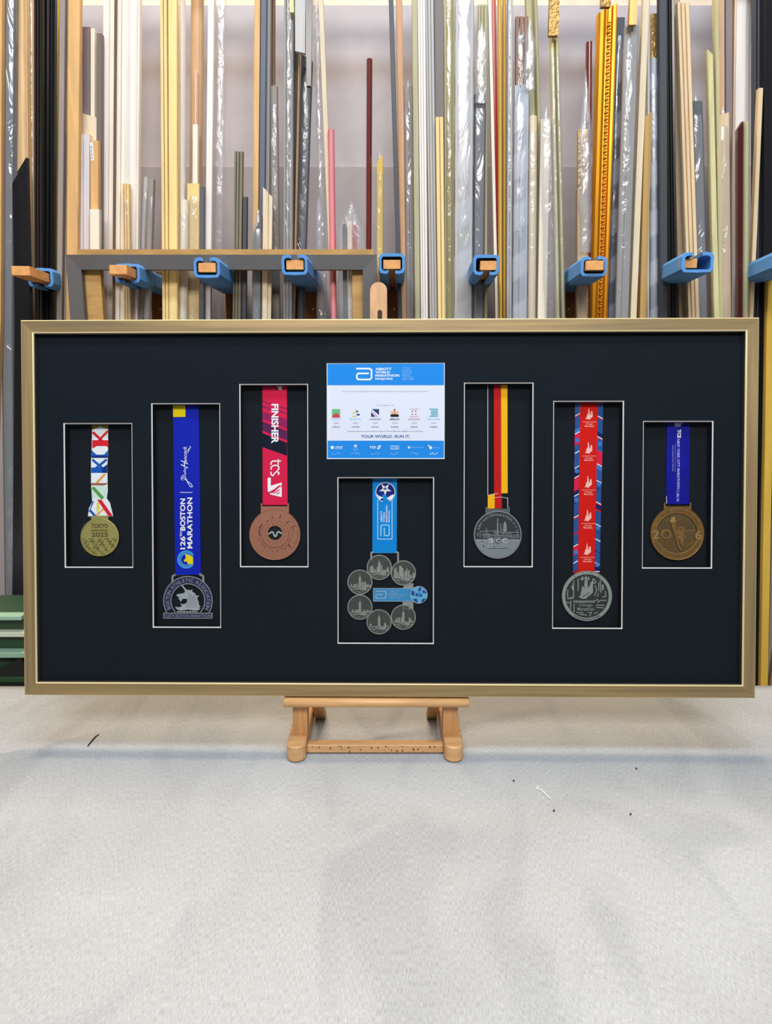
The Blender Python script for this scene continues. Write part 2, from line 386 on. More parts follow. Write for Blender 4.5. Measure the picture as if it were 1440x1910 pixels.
for i in range(len(us)-1):
    for j in range(len(vsn)-1):
        cu, cv = (us[i]+us[i+1])/2, (vsn[j]+vsn[j+1])/2
        if any(r[0] < cu < r[2] and r[1] < cv < r[3] for r in WR): continue
        q.add([(us[i], vsn[j], WM), (us[i+1], vsn[j], WM), (us[i+1], vsn[j+1], WM), (us[i], vsn[j+1], WM)], [[0, 1, 2, 3]], board)
q.add([(-IW, IH, WM), (IW, IH, WM), (IW, IH, WB), (-IW, IH, WB)], [[0, 1, 2, 3]], boardb)
mo = q.build('mat_board', pf)
for k, (u0, v0, u1, v1) in enumerate(WR):
    q = MB(); s = .0014; a = [(u0, v0), (u1, v0), (u1, v1), (u0, v1)]; i_ = [(u0+s, v0+s), (u1-s, v0+s), (u1-s, v1-s), (u0+s, v1-s)]
    A = [(x, y, WM+.0001) for x, y in a]; B = [(x, y, WM-.0014) for x, y in i_]
    q.add(A+B, [[i, (i+1) % 4, 4+(i+1) % 4, 4+i] for i in range(4)], white)
    q.build('mat_bevel', pf, label='white cut edge of a mat window')
    if k < 7:
        q = MB(); D = [(x, y, WB+.0003) for x, y in i_]; C = [(x, y, WM-.0015) for x, y in i_]
        q.add(C+D, [[i, (i+1) % 4, 4+(i+1) % 4, 4+i] for i in range(4)], boardb); q.build('window_lining', pf)
q = MB(); q.box((-IW, -IH, WB-.003), (IW, IH, WB), boardb); q.build('backing_board', pf)
q = MB(); q.box((-w2+.014, -h2+.014, -.0108), (w2-.014, h2-.014, -.0088), glass_mat()); q.build('glass_pane', pf)

# ------------------------------------------------------------------ medals
def M2(name, rgb, rough=.5, metal=0., **k): return mat(name, rgb, rough, metal, spec=(.12 if 'ribbon' in name or 'certificate' in name or 'icon' in name else .5), **k)
whiteink = M2('white_print', (245, 246, 250), .7)
RW = WB+.0022        # ribbon plane
L1 = .00018
def medal(label, cx, cy):
    off = P(cx, cy, WB+.001)
    r = thing('finisher_medal', label, 'medal', off, FM, 'marathon medals in the frame windows')
    return r, off
def ribbon_base(q, pts, m):     # thin woven band
    top = [P(x, y, RW) for x, y in pts]; n = len(pts); bot = [Vector((p.x, p.y, RW-.0012)) for p in top]
    q.add(top+bot, [list(range(n))] + [[i, n+i, n+(i+1) % n, (i+1) % n] for i in range(n)], m)
DZ = WB+.0012        # back of the discs
def skyline(q, cx, cy, r, base, seed, m, w, h, tall=1., n=9):
    random.seed(seed); x = cx-r*.85
    while x < cx+r*.85:
        bw = random.uniform(r*.09, r*.2); mx_ = math.sqrt(max(0, r*r-(max(abs(x-cx), abs(x+bw-cx)))**2))
        bh = random.uniform(.15, .75)*tall*r*.9; top = max(base-bh, cy-mx_*.9)
        if top < base-1:
            if random.random() < .35: q.poly([(x, base), (x, top+2), (x+bw/2, top-bw*.6), (x+bw, top+2), (x+bw, base)], w, m, h*random.uniform(.6, 1))
            else: q.poly([(x, base), (x, top), (x+bw, top), (x+bw, base)], w, m, h*random.uniform(.6, 1))
        x += bw*random.uniform(1.05, 1.5)

# 1 -- light gold, colourful checked ribbon
g = M2('light_olive_gold', (166, 158, 92), .42, .45, bump=.1, bscale=400); gd = M2('olive_gold_recess', (96, 90, 44), .5, .4)
r, off = medal('light gold medal on a white ribbon with red and blue crosses, leftmost in the frame', 186, 1002)
q = MB(); rw = M2('ribbon_white', (236, 240, 246), .75, bump=.15, bscale=900)
ribbon_base(q, [(172, 790), (201.5, 790), (201.5, 845), (200, 870), (200.5, 900), (201, 915), (199, 930), (205, 938), (211, 963), (164, 963), (166, 948), (172, 936), (171, 920), (169.8, 900), (169.8, 860), (171, 840)], rw)
red = M2('ribbon_red', (222, 32, 50), .7); blu = M2('ribbon_blue', (20, 92, 185), .7); dbl = M2('ribbon_dark_blue', (12, 52, 125), .7); org = M2('ribbon_ochre', (226, 168, 70), .7)
brn = M2('ribbon_brown', (160, 100, 78), .7); gre = M2('ribbon_green', (92, 160, 70), .7); mint = M2('ribbon_mint', (206, 232, 222), .7); olv = M2('ribbon_olive', (150, 142, 62), .7); yel = M2('ribbon_yellow', (232, 214, 70), .7)
a = RW+L1; c2 = RW+2*L1
q.poly([(172, 790), (201.5, 790), (201.5, 800), (194, 799), (187, 795), (180, 799), (172, 802)], a, olv)
q.poly([(172, 821), (202, 821), (202, 835), (198, 832), (180, 832), (172, 837)], a, red)
q.line((173, 806), (190, 822), 5, a, red); q.line((201, 804), (184, 822), 4, c2, red)
q.poly([(171, 840), (180, 848), (194, 848), (201.5, 840), (201, 853), (170.5, 853)], a, blu); q.poly([(170.5, 850), (201, 850), (201, 854), (170.5, 854)], c2, dbl)
q.line((172, 857), (192, 874), 4.5, a, blu); q.line((199, 857), (178, 874), 4.5, c2, blu)
q.poly([(170, 872), (200, 872), (200, 882), (170, 882)], a, blu); q.poly([(192, 872), (200, 866), (200, 882), (190, 882)], c2, dbl)
q.line((180, 901), (196, 884), 4, a, org); q.poly([(170, 901), (200.3, 901), (200.3, 903), (193, 905.5), (170, 905)], c2, brn)
q.poly([(170.5, 907), (200.5, 907), (199.5, 929), (172, 930)], a, mint); q.line((173, 909), (192, 930), 6, c2, gre)
q.poly([(172, 936), (176, 934), (167, 955), (165.5, 956)], a, blu); q.poly([(181, 932), (189, 932), (210.5, 962.5), (202, 962.5)], c2, red)
q.line((167, 951), (178, 963), 4.5, c2, blu); q.poly([(180, 938), (184, 936), (186, 948), (181, 960)], c2, yel); q.line((180, 962), (198, 944), 3, a, org)
q.build('ribbon', r, off)
q = MB()
q.lathe(186, 1002, [(36, DZ), (36.3, DZ+.002), (35.6, DZ+.0034), (34, DZ+.0036), (33.4, DZ+.003), (0.01, DZ+.003)], g)
q.poly([(170, 973), (170, 962), (202, 962), (202, 973)], DZ+.0008, g, .001)
w = DZ+.003
gl_ = M2('pale_olive_gold', (196, 188, 124), .4, .45)
for t_, x_, y_, a_, b_ in (('TOKYO', 185.5, 980.7, 31, 8), ('MARATHON', 185.5, 989.2, 30, 2.8), ('2025', 185.8, 997, 31, 8.5)): q.text(t_, x_, y_, a_, b_, w, gd, h=.0007, bold=.02)
random.seed(11)
for row, y in enumerate((1007, 1013, 1019, 1025, 1031)):       # faceted pattern of crossing facets
    half = math.sqrt(max(0, 32.5**2-(y-1002)**2)); n = int(half*2/7)
    for k in range(n):
        x = 186-half+half*2*(k+.5)/n; q.line((x-3, y-2.6), (x+3, y+2.6), .9, w, gl_ if k % 2 else gd, .0008); q.line((x+3, y-2.6), (x-3, y+2.6), .9, w, gd if (k+row) % 3 else g, .0005)
        if random.random() < .4: q.line((x-3.4, y-2.8), (x+3.4, y-2.8), .8, w, gd, .0005)
q.build('disc', r, off)

# 2 -- blue ribbon, unicorn in a navy ring
r, off = medal('horseshoe-shaped navy and silver unicorn medal hanging from a long royal blue ribbon', 350.5, 1120)
q = MB(); royal = M2('ribbon_royal_blue', (8, 32, 176), .6, bump=.12, bscale=900); yl = M2('ribbon_bright_yellow', (240, 216, 10), .6); lb = M2('ribbon_sky_print', (70, 150, 220), .7)
ribbon_base(q, [(322.5, 753), (370.5, 753), (373, 900), (374.5, 1072), (327, 1072), (324.5, 900)], royal)
q.poly([(322.5, 753), (345.5, 753), (346, 777.5), (323, 778)], a, yl)
q.text('BOSTON', 340.8, 960, 60, 9.6, a, whiteink, 90, bold=.025); q.text('126', 340.8, 1012.5, 24, 9.6, a, whiteink, 90, bold=.025); q.text('TH', 337.6, 996.5, 9, 4, a, whiteink, 90, bold=.02)
q.text('MARATHON', 354, 975.5, 95, 9.8, a, whiteink, 90, bold=.025)
q.line((335.5, 918.5), (359, 918.5), .9, a, whiteink)
sig = [[(341, 896), (338, 893), (339, 889), (345, 894), (357, 903), (359, 908), (355, 908), (350, 900), (346, 890), (340, 886)]]
for s_ in sig: q.path(s_, 1.1, a, whiteink)
q.text('ohn', 344.5, 878, 17, 5, a, whiteink, 90, shear=.3); q.text('H', 344, 866, 9, 13, a, whiteink, 90, shear=.5); q.text('ancock', 345, 847, 29, 7, a, whiteink, 90, shear=.35)
q.path([(352, 836), (350, 845), (353, 838), (356, 834), (353, 832)], .8, a, whiteink)
q.ring(347.5, 1043.5, 9.5, 12, a, lb, 0, 0, 360, 40); q.ring(347.5, 1043.5, 12.6, 17, a, lb, 0, 0, 360, 40)
q.poly([(345, 1033), (347, 1040), (343, 1045), (344, 1048), (349, 1047), (350, 1052), (360, 1052), (360, 1040), (355, 1036), (350, 1035)], c2, yl)
q.poly([(360.4, 1026), (366, 1026), (366, 1061), (360.4, 1061)], RW+3*L1, royal)
q.build('ribbon', r, off)
sv = M2('bright_pewter', (150, 160, 165), .38, .6); svl = M2('pale_pewter', (178, 190, 196), .4, .5); nv = M2('navy_enamel', (16, 20, 78), .4)
q = MB(); cx, cy = 350.5, 1120.5
A0, A1 = -29, 209
q.ring(cx, cy, 31, 46, DZ, nv, .002, A0, A1, 80)
q.ring(cx, cy, 44.2, 46.2, DZ, sv, .0028, A0, A1, 80); q.ring(cx, cy, 30.6, 32.6, DZ, sv, .0028, -42, 222, 80)
q.arc('BOSTON ATHLETIC ASSOCIATION', cx, cy, 38.4, 206, -26, 6.6, DZ+.002, sv, .0006, .02)
q.build('ring', r, off, label='navy enamel ring with silver rims and raised lettering')
q = MB(); q.poly([(304.6, 1143), (396.5, 1143), (396.5, 1154), (304.6, 1154)], DZ, sv, .0024); q.poly([(306.4, 1144.6), (394.7, 1144.6), (394.7, 1152.4), (306.4, 1152.4)], DZ+.0024, nv, .0001)
q.text('126TH BOSTON MARATHON', 350.5, 1148.6, 86, 5.4, DZ+.0025, sv, h=.0005, bold=.01); q.build('name_plate', r, off)
q = MB(); Z = lambda pts: [(290+x/12, 1060+y/12) for x, y in pts]
q.poly(Z([(560, 365), (600, 375), (700, 490), (735, 475), (760, 500), (830, 470), (815, 520), (880, 560), (905, 610), (980, 615), (930, 665), (960, 740), (975, 830), (1010, 860), (960, 890), (1010, 905), (960, 940), (850, 945), (740, 925), (640, 940), (540, 945), (460, 905), (440, 860), (500, 875), (560, 865), (600, 830), (555, 810), (560, 795), (640, 805), (700, 770), (715, 690), (640, 680), (600, 690), (575, 745), (550, 740), (545, 700), (505, 680), (545, 655), (480, 625), (470, 590), (520, 575), (600, 565), (660, 535), (655, 490)]), DZ+.0006, svl, .0022)
for k in range(7): q.poly(Z([(470+68*k, 962), (515+68*k, 958), (545+68*k, 985), (490+68*k, 985)]), DZ+.0006, svl, .002)
for k in range(6): q.path(Z([(740+28*k, 540+22*k), (745+34*k, 640+10*k), (720+38*k, 760), (680+48*k, 880)]), .8, DZ+.0028, sv, .0006)
q.dot(*Z([(640, 572)])[0], .9, DZ+.0028, nv)
q.build('unicorn_head', r, off, label='silver unicorn head in the open centre')
q = MB()
q.path(Z([(380, 320), (380, 180), (440, 145)]), 4, DZ, sv, .0022); q.path(Z([(980, 125), (1070, 180), (1070, 320)]), 4, DZ, sv, .0022); q.line((326, 1071), (373, 1070), 3.2, DZ, sv, .0008)
q.build('loop', r, off)

# 3 -- rose copper, crimson ribbon
r, off = medal('round copper-coloured medal with a dark centre hole on a crimson finisher ribbon', 512.5, 997)
q = MB(); cr = M2('ribbon_crimson', (222, 28, 76), .65, bump=.12, bscale=900); n1 = M2('ribbon_ink_navy', (14, 24, 44), .7); n2 = M2('ribbon_plum', (88, 34, 84), .7); n3 = M2('ribbon_magenta', (148, 34, 88), .7)
ribbon_base(q, [(489.5, 717), (535, 717), (536.5, 942), (490, 942)], cr)
def band(l0, l1, r0, r1, m, lay=1): q.poly([(489.5, l0), (535.4, r0), (535.4, r1), (489.5, l1)], RW+lay*L1, m)
band(808, 834, 826, 850, n1); band(786, 803, 804, 821.5, n2); band(767.7, 781, 782, 799.5, n3); band(756, 760, 770, 773, n3); band(748, 749.5, 762, 763.5, n2)
q.poly([(512, 717), (526, 717), (525.5, 728), (520, 727), (518, 722)], a, whiteink); q.line((500, 717), (515, 723), 1.2, c2, n1)
q.text('FINISHER', 512.8, 790.2, 73.5, 13.5, c2, whiteink, -90, bold=.03)
lbk = c2
q.path([(524, 860), (509, 860), (506, 862), (505.4, 867)], 2.3, c2, whiteink); q.line((519, 856.5), (519, 867), 2.2, c2, whiteink)
q.path([(517, 878), (520.5, 874), (519, 869), (512, 867.5), (506, 871), (505.5, 876)], 2.3, c2, whiteink)
q.path([(519, 886), (520.5, 881.5), (516, 879.5), (512, 883), (509, 887.5), (505.5, 885), (505.5, 880)], 2.3, c2, whiteink)
q.poly([(499.3, 891), (505, 891), (505, 906), (525.5, 900), (525.5, 905), (501, 918), (499.3, 916)], c2, whiteink)
q.poly([(503, 919), (522, 904), (522, 908), (509, 920)], c2+L1/2, cr); q.poly([(503.5, 920.5), (519, 908), (525.5, 908), (525.5, 927), (522, 926.5), (503.5, 922)], c2, whiteink); q.poly([(510, 919.5), (522, 912), (522, 914), (513, 920)], c2+L1, cr); q.poly([(515, 921), (522, 917.5), (522, 919), (518, 922)], c2+L1, cr)
q.build('ribbon', r, off)
cp = M2('rose_copper', (158, 104, 82), .45, .35, bump=.12, bscale=500); cpd = M2('dark_copper', (92, 52, 40), .55, .2)
q = MB(); cx, cy = 512.7, 997.3; T = DZ+.0032; hx, hy = 513, 994.3
prof_ = [(47.5, DZ), (48, DZ+.002), (47.2, DZ+.0033), (45.5, T)]
q.lathe(cx, cy, prof_, cp)
# annular face from the rim to the off-centre inner ring
n = 72; vs = [P(cx+45.5*math.cos(2*PI*k/n), cy-45.5*math.sin(2*PI*k/n), T) for k in range(n)] + [P(hx+26*math.cos(2*PI*k/n), hy+2-26*math.sin(2*PI*k/n), T) for k in range(n)]
q.add(vs, [[k, (k+1) % n, n+(k+1) % n, n+k] for k in range(n)], cp)
vs = [P(hx+26*math.cos(2*PI*k/n), hy+2-26*math.sin(2*PI*k/n), T) for k in range(n)] + [P(hx+25*math.cos(2*PI*k/n), hy+1.6-25*math.sin(2*PI*k/n), T+.0008) for k in range(n)] + [P(hx+13.6*math.cos(2*PI*k/n), hy-13.6*math.sin(2*PI*k/n), T+.0008) for k in range(n)] + [P(hx+13*math.cos(2*PI*k/n), hy-13*math.sin(2*PI*k/n), T+.0003) for k in range(n)] + [P(hx+13*math.cos(2*PI*k/n), hy-13*math.sin(2*PI*k/n), DZ) for k in range(n)]
q.add(vs, [[j*n+k, j*n+(k+1) % n, (j+1)*n+(k+1) % n, (j+1)*n+k] for j in range(4) for k in range(n)], cp)
q.arc('THE LONDON MARATHON FINISHER', hx, hy+.6, 18.2, 250, -105, 2.4, T+.0008, cpd, .0002, .01)
q.path([(500, 996), (503, 995), (506.5, 992), (509.5, 993), (511, 998), (513.5, 1001), (516, 998), (517, 993.5), (519.5, 991.5), (523, 994), (526, 995)], 2.6, DZ+.0008, svl, .0022)
random.seed(5)
for k in range(26):          # engraved route drawings round the inner ring
    an = math.radians(150+k*8.6); r_ = 29+random.uniform(-1.5, 3); x, y = hx+r_*math.cos(an), hy+2-r_*math.sin(an); l_ = random.uniform(1, 3.2); t_ = an+random.uniform(-.9, .9)
    q.line((x, y), (x+l_*math.cos(t_), y-l_*math.sin(t_)), random.uniform(.9, 2), T, cpd, .0003)
for pts in ([(524, 960.5), (521.5, 968)], [(509.5, 963.5), (506.5, 968)], [(540, 971), (533.5, 976.5)], [(549, 981), (542, 985)], [(484.5, 985), (484, 998), (487, 1000)], [(489, 977), (485, 986)], [(537, 1014), (543, 1023)], [(500, 970), (497, 973)], [(546, 986), (548, 990)]): q.path(pts, 1.7, T, cpd, .0003)
q.arc('THE TCS LONDON MARATHON', cx, cy, 42.2, 40, -40, 2.4, T, cpd, .0002)
q.poly([(486.5, 975), (486.5, 945), (539, 945), (539, 975)], DZ+.0002, cp, .0026)
q.poly([(486.5, 946), (486.5, 939), (489, 939), (489, 946)], DZ+.0002, cp, .0028); q.poly([(536.4, 946), (536.4, 939), (539, 939), (539, 946)], DZ+.0002, cp, .0028); q.line((487, 944.8), (538.5, 944.8), 1.2, DZ+.0028, cp, .0004)
q.build('disc', r, off)
q = MB(); q.dot(hx, hy, 13, WB+.0006, M2('hole_black', (6, 6, 8), .8)); q.build('hole_backing', r, off)

# 4 -- six linked discs, azure ribbon
r, off = medal('large silver medal of six linked city discs on an azure ribbon in the centre window', 712, 1110)
q = MB(); az = M2('ribbon_azure', (0, 138, 222), .6, bump=.12, bscale=900); nvp = M2('ribbon_navy_print', (20, 40, 130), .7)
ribbon_base(q, [(695, 892), (740.5, 892), (740, 1031.5), (694.6, 1031.5)], az)
q.dot(719, 918, 18.4, a, whiteink, n=48); q.dot(719, 918, 17.2, c2, nvp, n=48)
def star(cx, cy, R, r_, rot): return [(cx+(R if k % 2 == 0 else r_)*math.cos(rot+k*PI/5), cy-(R if k % 2 == 0 else r_)*math.sin(rot+k*PI/5)) for k in range(10)]
q.poly(star(718.5, 912.5, 12, 4.6, PI*.3), c2+L1, whiteink)
q.poly([(702, 921), (707, 925), (715, 928), (710, 931), (708, 932)], c2+L1, whiteink); q.poly([(735, 922), (729, 924), (721, 930), (727, 933), (732, 930)], c2+L1, whiteink)
q.poly([(713, 922), (722, 925), (725, 936), (715, 937)], c2+L1/2, az)
q.text('6', 718.6, 911.8, 5, 7, c2+2*L1, nvp, -90, bold=.03)
for p1, p2 in (((704.5, 932), (704.5, 1005.5)), ((731.3, 932), (731.3, 1005.5)), ((704.5, 1005.5), (731.3, 1005.5))): q.line(p1, p2, .9, a, whiteink)
for s_, x, L_ in (('ABBOTT', 711.4, 21), ('WORLD', 716.3, 18.5), ('MARATHON', 721.2, 31), ('MAJORS', 726, 22)): q.text(s_, x, 974-L_/2, L_, 3, c2, whiteink, 90, bold=.02)
ic = M2('ribbon_ice_print', (170, 226, 250), .7)
q.path([(710.5, 1000), (710.5, 981), (712.5, 979.3), (724, 979.3), (726, 981), (726, 997), (724, 999.3), (718.5, 999.3), (716.8, 997.5), (716.8, 984.5)], 1.8, c2, ic)
q.build('ribbon', r, off)
pw = M2('pewter', (152, 157, 153), .42, .55, bump=.1, bscale=500); pwd = M2('pewter_recess_shade', (66, 70, 67), .55, .45)  # recess colour darkened to paint in shade around the relief
q = MB(); q.poly([(756, 1088), (771, 1088), (771, 1100), (776, 1108), (771, 1122), (771, 1137), (751, 1137), (751, 1120), (767, 1112), (751, 1098)], DZ, pw, .0022)
q.poly([(755, 1092), (768, 1092), (768, 1132), (755, 1132)], DZ, pw, .002)
for (x0, y0, x1, y1) in ((707.5, 1058, 752, 1069), (671.4, 1086, 671.4, 1132.6), (671.4, 1086, 707.5, 1058), (671.4, 1132.6, 707, 1160), (707, 1160, 752.4, 1151), (752.4, 1151, 762, 1130), (752.4, 1069, 762, 1090)): q.line((x0, y0), (x1, y1), 12, DZ, pw, .0016)
q.path([(692.5, 1045), (692.5, 1031), (697, 1029.5)], 3.2, DZ, pw, .0022); q.path([(738, 1029.5), (742.5, 1031), (742.5, 1052)], 3.2, DZ, pw, .0022); q.line((695, 1030.5), (741, 1030.5), 2.5, DZ, pw, .0008)
q.build('link_plate', r, off)
for i, (dx, dy, nm, sd, tl) in enumerate(((707.5, 1058.4, 'BOSTON', 21, 1.1), (752.4, 1068.8, 'CHICAGO', 8, 1.4), (671.4, 1085.9, 'LONDON', 3, .8), (671.4, 1132.6, 'BERLIN', 4, .45), (707.1, 1160, 'TOKYO', 5, .6), (752.4, 1151.3, 'NEW YORK', 26, .7))):
    q = MB(); q.lathe(dx, dy, [(23.5, DZ), (23.9, DZ+.002), (23.2, DZ+.0034), (21.6, DZ+.0034), (21.2, DZ+.0022)], pw, 56); q.lathe(dx, dy, [(21.2, DZ+.0022), (.01, DZ+.0022)], pwd, 56)
    skyline(q, dx, dy, 20.5, dy+10, sd, pw, DZ+.0022, .001, tl)
    for k in range(9): x = dx-16+k*4; q.line((x-2, dy+12+(k % 3)), (x+2.5, dy+12.5+((k+1) % 3)), 1.4, DZ+.0022, pw, .0009)
    for k in range(5): q.line((dx-13+k*2, dy+10.5), (dx+13-k, dy+10.5+k*1.2), 1, DZ+.0022, pw, .0007)
    q.poly([(dx-2.2, dy+9), (dx-2.2, dy-8), (dx-.6, dy-11), (dx, dy-17), (dx+.6, dy-11), (dx+2.2, dy-8), (dx+2.2, dy+9)] if i != 1 else [(dx-8, dy+6), (dx-8, dy-13), (dx-3, dy-13), (dx-3, dy-9), (dx, dy-9), (dx, dy+6)], DZ+.0022, pw, .0014)
    q.arc(nm, dx, dy, 18.3, 232, 308, 3.4, DZ+.0022, pw, .001, .01, inside=True); q.build('city_disc', r, off)
q = MB(); lp = M2('azure_enamel', (44, 142, 200), .35)
q.poly([(696, 1097), (769.5, 1097), (769.5, 1122), (696, 1122)], DZ+.0024, svl, .0012); q.poly([(697, 1098), (769.5, 1098), (769.5, 1121), (697, 1121)], DZ+.0036, lp, .0001)
q.path([(701, 1103), (718, 1103), (720, 1105), (720, 1114), (718, 1116), (702.5, 1116), (701, 1114), (701, 1110), (703, 1109), (714, 1109)], 1.8, DZ+.0037, svl, .0004)
for s_, y, L_ in (('ABBOTT', 1102.5, 18), ('WORLD', 1106.5, 17), ('MARATHON', 1110.5, 30), ('MAJORS', 1115, 21)): q.text(s_, 726+L_/2, y, L_, 2.6, DZ+.0037, svl, h=.0003)
q.build('enamel_bar', r, off, label='azure enamel bar across the open centre')
q = MB(); q.lathe(781.3, 1109.7, [(16.4, DZ), (16.8, DZ+.003), (16, DZ+.0046), (15.2, DZ+.0046)], svl, 48); q.lathe(781.3, 1109.7, [(15.2, DZ+.0046), (.01, DZ+.0046)], M2('ice_enamel', (96, 176, 220), .35), 48)
for pts in ([(768, 1101), (774, 1104), (772, 1112), (766.5, 1109)], [(782, 1096), (786, 1095), (785, 1103), (779, 1101)], [(791, 1100), (796, 1106), (790, 1107), (787, 1103)], [(770, 1118), (777, 1116), (780, 1124), (775, 1123)], [(788, 1117), (795, 1116), (790, 1123), (785, 1124)], [(776, 1106), (781, 1108), (779, 1113), (774, 1111)]): q.poly(pts, DZ+.0047, M2('cobalt_enamel', (24, 66, 150), .35))
for pts in ([(778, 1101), (781, 1104), (785, 1103), (784, 1107), (788, 1109), (784, 1111), (783, 1115), (780, 1112)],): q.poly(pts, DZ+.0048, lp)
q.text('6', 785.5, 1110, 4.4, 6, DZ+.005, nv, bold=.03); q.build('enamel_badge', r, off, label='round blue and silver badge on the right of the enamel bar')

# 5 -- black, red and gold ribbon
r, off = medal('grey pewter medal on a black, red and gold striped ribbon', 928.3, 997.5)
q = MB(); bk_ = M2('ribbon_black', (14, 18, 26), .7); rd = M2('ribbon_flag_red', (196, 24, 22), .65, bump=.12, bscale=900); gy = M2('ribbon_flag_gold', (250, 186, 22), .65, bump=.12, bscale=900); wg = M2('ribbon_white_edge', (214, 214, 218), .7)
ribbon_base(q, [(909.3, 715), (947.5, 715), (947.5, 948.5), (909.3, 948.5)], bk_)
q.poly([(909.3, 715), (910.4, 715), (910.4, 924), (909.3, 924)], a, wg); q.poly([(921.3, 715), (934.6, 715), (935.2, 922), (921.7, 922)], a, rd); q.poly([(934.6, 715), (946.4, 715), (947, 920.5), (935.2, 920.5)], a, gy)
q.poly([(909.8, 924), (922.6, 921), (922.6, 948.5), (909.8, 948.5)], c2, gy); q.poly([(922.6, 921.5), (936, 920.5), (936, 948.5), (922.6, 948.5)], c2, rd); q.poly([(936, 920), (947.3, 920), (947.3, 948.5), (936, 948.5)], c2, bk_)
q.poly([(946.6, 928), (947.6, 928), (947.6, 948.5), (946.6, 948.5)], c2+L1, wg); q.path([(911, 923.5), (921, 921), (930.5, 920.5)], .7, c2+L1, wg); q.path([(923, 928), (935, 927), (947, 929)], .7, c2+L1, wg)
q.build('ribbon', r, off)
st = M2('steel_grey', (130, 140, 147), .42, .5, bump=.08, bscale=500); std = M2('steel_recess_shade', (40, 46, 48), .6, .35); stm = M2('steel_relief', (84, 92, 94), .5, .45)  # recess tone carries painted shade so the relief stands out
q = MB(); cx, cy = 928.3, 997.5
q.lathe(cx, cy, [(44.7, DZ), (45.2, DZ+.0024), (44.5, DZ+.0038), (42.6, DZ+.0038), (42.2, DZ+.0026)], st)
vs = [(cx+42.2*math.cos(t), cy-42.2*math.sin(t)) for t in [math.radians(-12+204*k/48) for k in range(49)]]; q.poly(vs, DZ+.0022, std)
vs = [(cx+42.3*math.cos(t), cy-42.3*math.sin(t)) for t in [math.radians(-192+180*k/48+6) for k in range(49)]]
ylev = 1006.4; tt = math.asin((cy-ylev)/42.3)
vs = [(cx+42.3*math.cos(t), cy-42.3*math.sin(t)) for t in [PI-tt + (PI+2*tt)*k/48 for k in range(49)]]
q.poly(vs, DZ+.0022, st, .001); q.line((cx-41, ylev+.4), (cx+41, ylev+.4), 1.1, DZ+.003, svl, .0005)
q.arc('45. BMW BERLIN-MARATHON 16.9.2018', cx, cy, 37.4, 186, -6, 4.2, DZ+.0022, st, .001, .02)
skyline(q, cx, cy+4, 33, ylev-2, 9, stm, DZ+.0022, .0008, .9)
q.poly([(926.6, ylev-8), (927.4, 968), (928.2, 965), (929, 968), (929.8, ylev-8)], DZ+.0022, st, .0012); q.poly([(939, ylev-14), (939, 978), (942, 972), (945, 978), (945, ylev-14)], DZ+.0022, st, .0011); q.poly([(932, ylev-14), (932, 977), (936, 976), (936, ylev-14)], DZ+.0022, stm, .001)
q.path([(895, ylev-15), (918, ylev-16), (940, ylev-12), (968, ylev-14)], 1.2, DZ+.0022, st, .0012); q.path([(897, ylev-9), (925, ylev-8), (955, ylev-6)], 1.2, DZ+.0022, st, .0012)
for k in range(6): q.line((955+k*2.6, ylev-10), (955+k*2.6, ylev-2), .9, DZ+.0022, st, .0013)
q.path([(895.5, ylev-17), (895.5, ylev-2)], 1, DZ+.0022, st, .0012); q.path([(906, ylev-8), (911, ylev-10), (913, ylev-6), (909, ylev-3)], 2, DZ+.0022, st, .0013)
q.ring(928.3, 1007.8, 5.4, 6.9, DZ+.0032, st, .0012, n=32); q.dot(928.3, 1007.8, 5.4, DZ+.00325, std, n=24); q.text('C', 928.4, 1007.8, 7.6, 7.6, DZ+.0033, svl, h=.0016, bold=.05)
q.text('S', 915.8, 1008.5, 10, 10, DZ+.0032, svl, h=.001, bold=.03); q.text('C', 941.5, 1008.5, 10, 10, DZ+.0032, svl, h=.001, bold=.03)
q.text('BERLIN', 928.6, 1020, 36.8, 6.8, DZ+.0032, std, h=.0003, bold=.06); q.text('BERLIN', 928.3, 1019.3, 36, 5.8, DZ+.0032, svl, h=.0009, bold=.01)  # wider dark copy, set off, paints a shadow behind the letters
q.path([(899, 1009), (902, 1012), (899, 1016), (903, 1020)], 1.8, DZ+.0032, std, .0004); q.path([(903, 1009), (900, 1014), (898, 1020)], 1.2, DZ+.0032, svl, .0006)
q.poly([(905.5, 962), (905.5, 945.5), (909.3, 945.5), (909.3, 949), (947.2, 949), (947.2, 945.5), (951, 945.5), (951, 962)], DZ, stm, .0022)
q.build('disc', r, off)

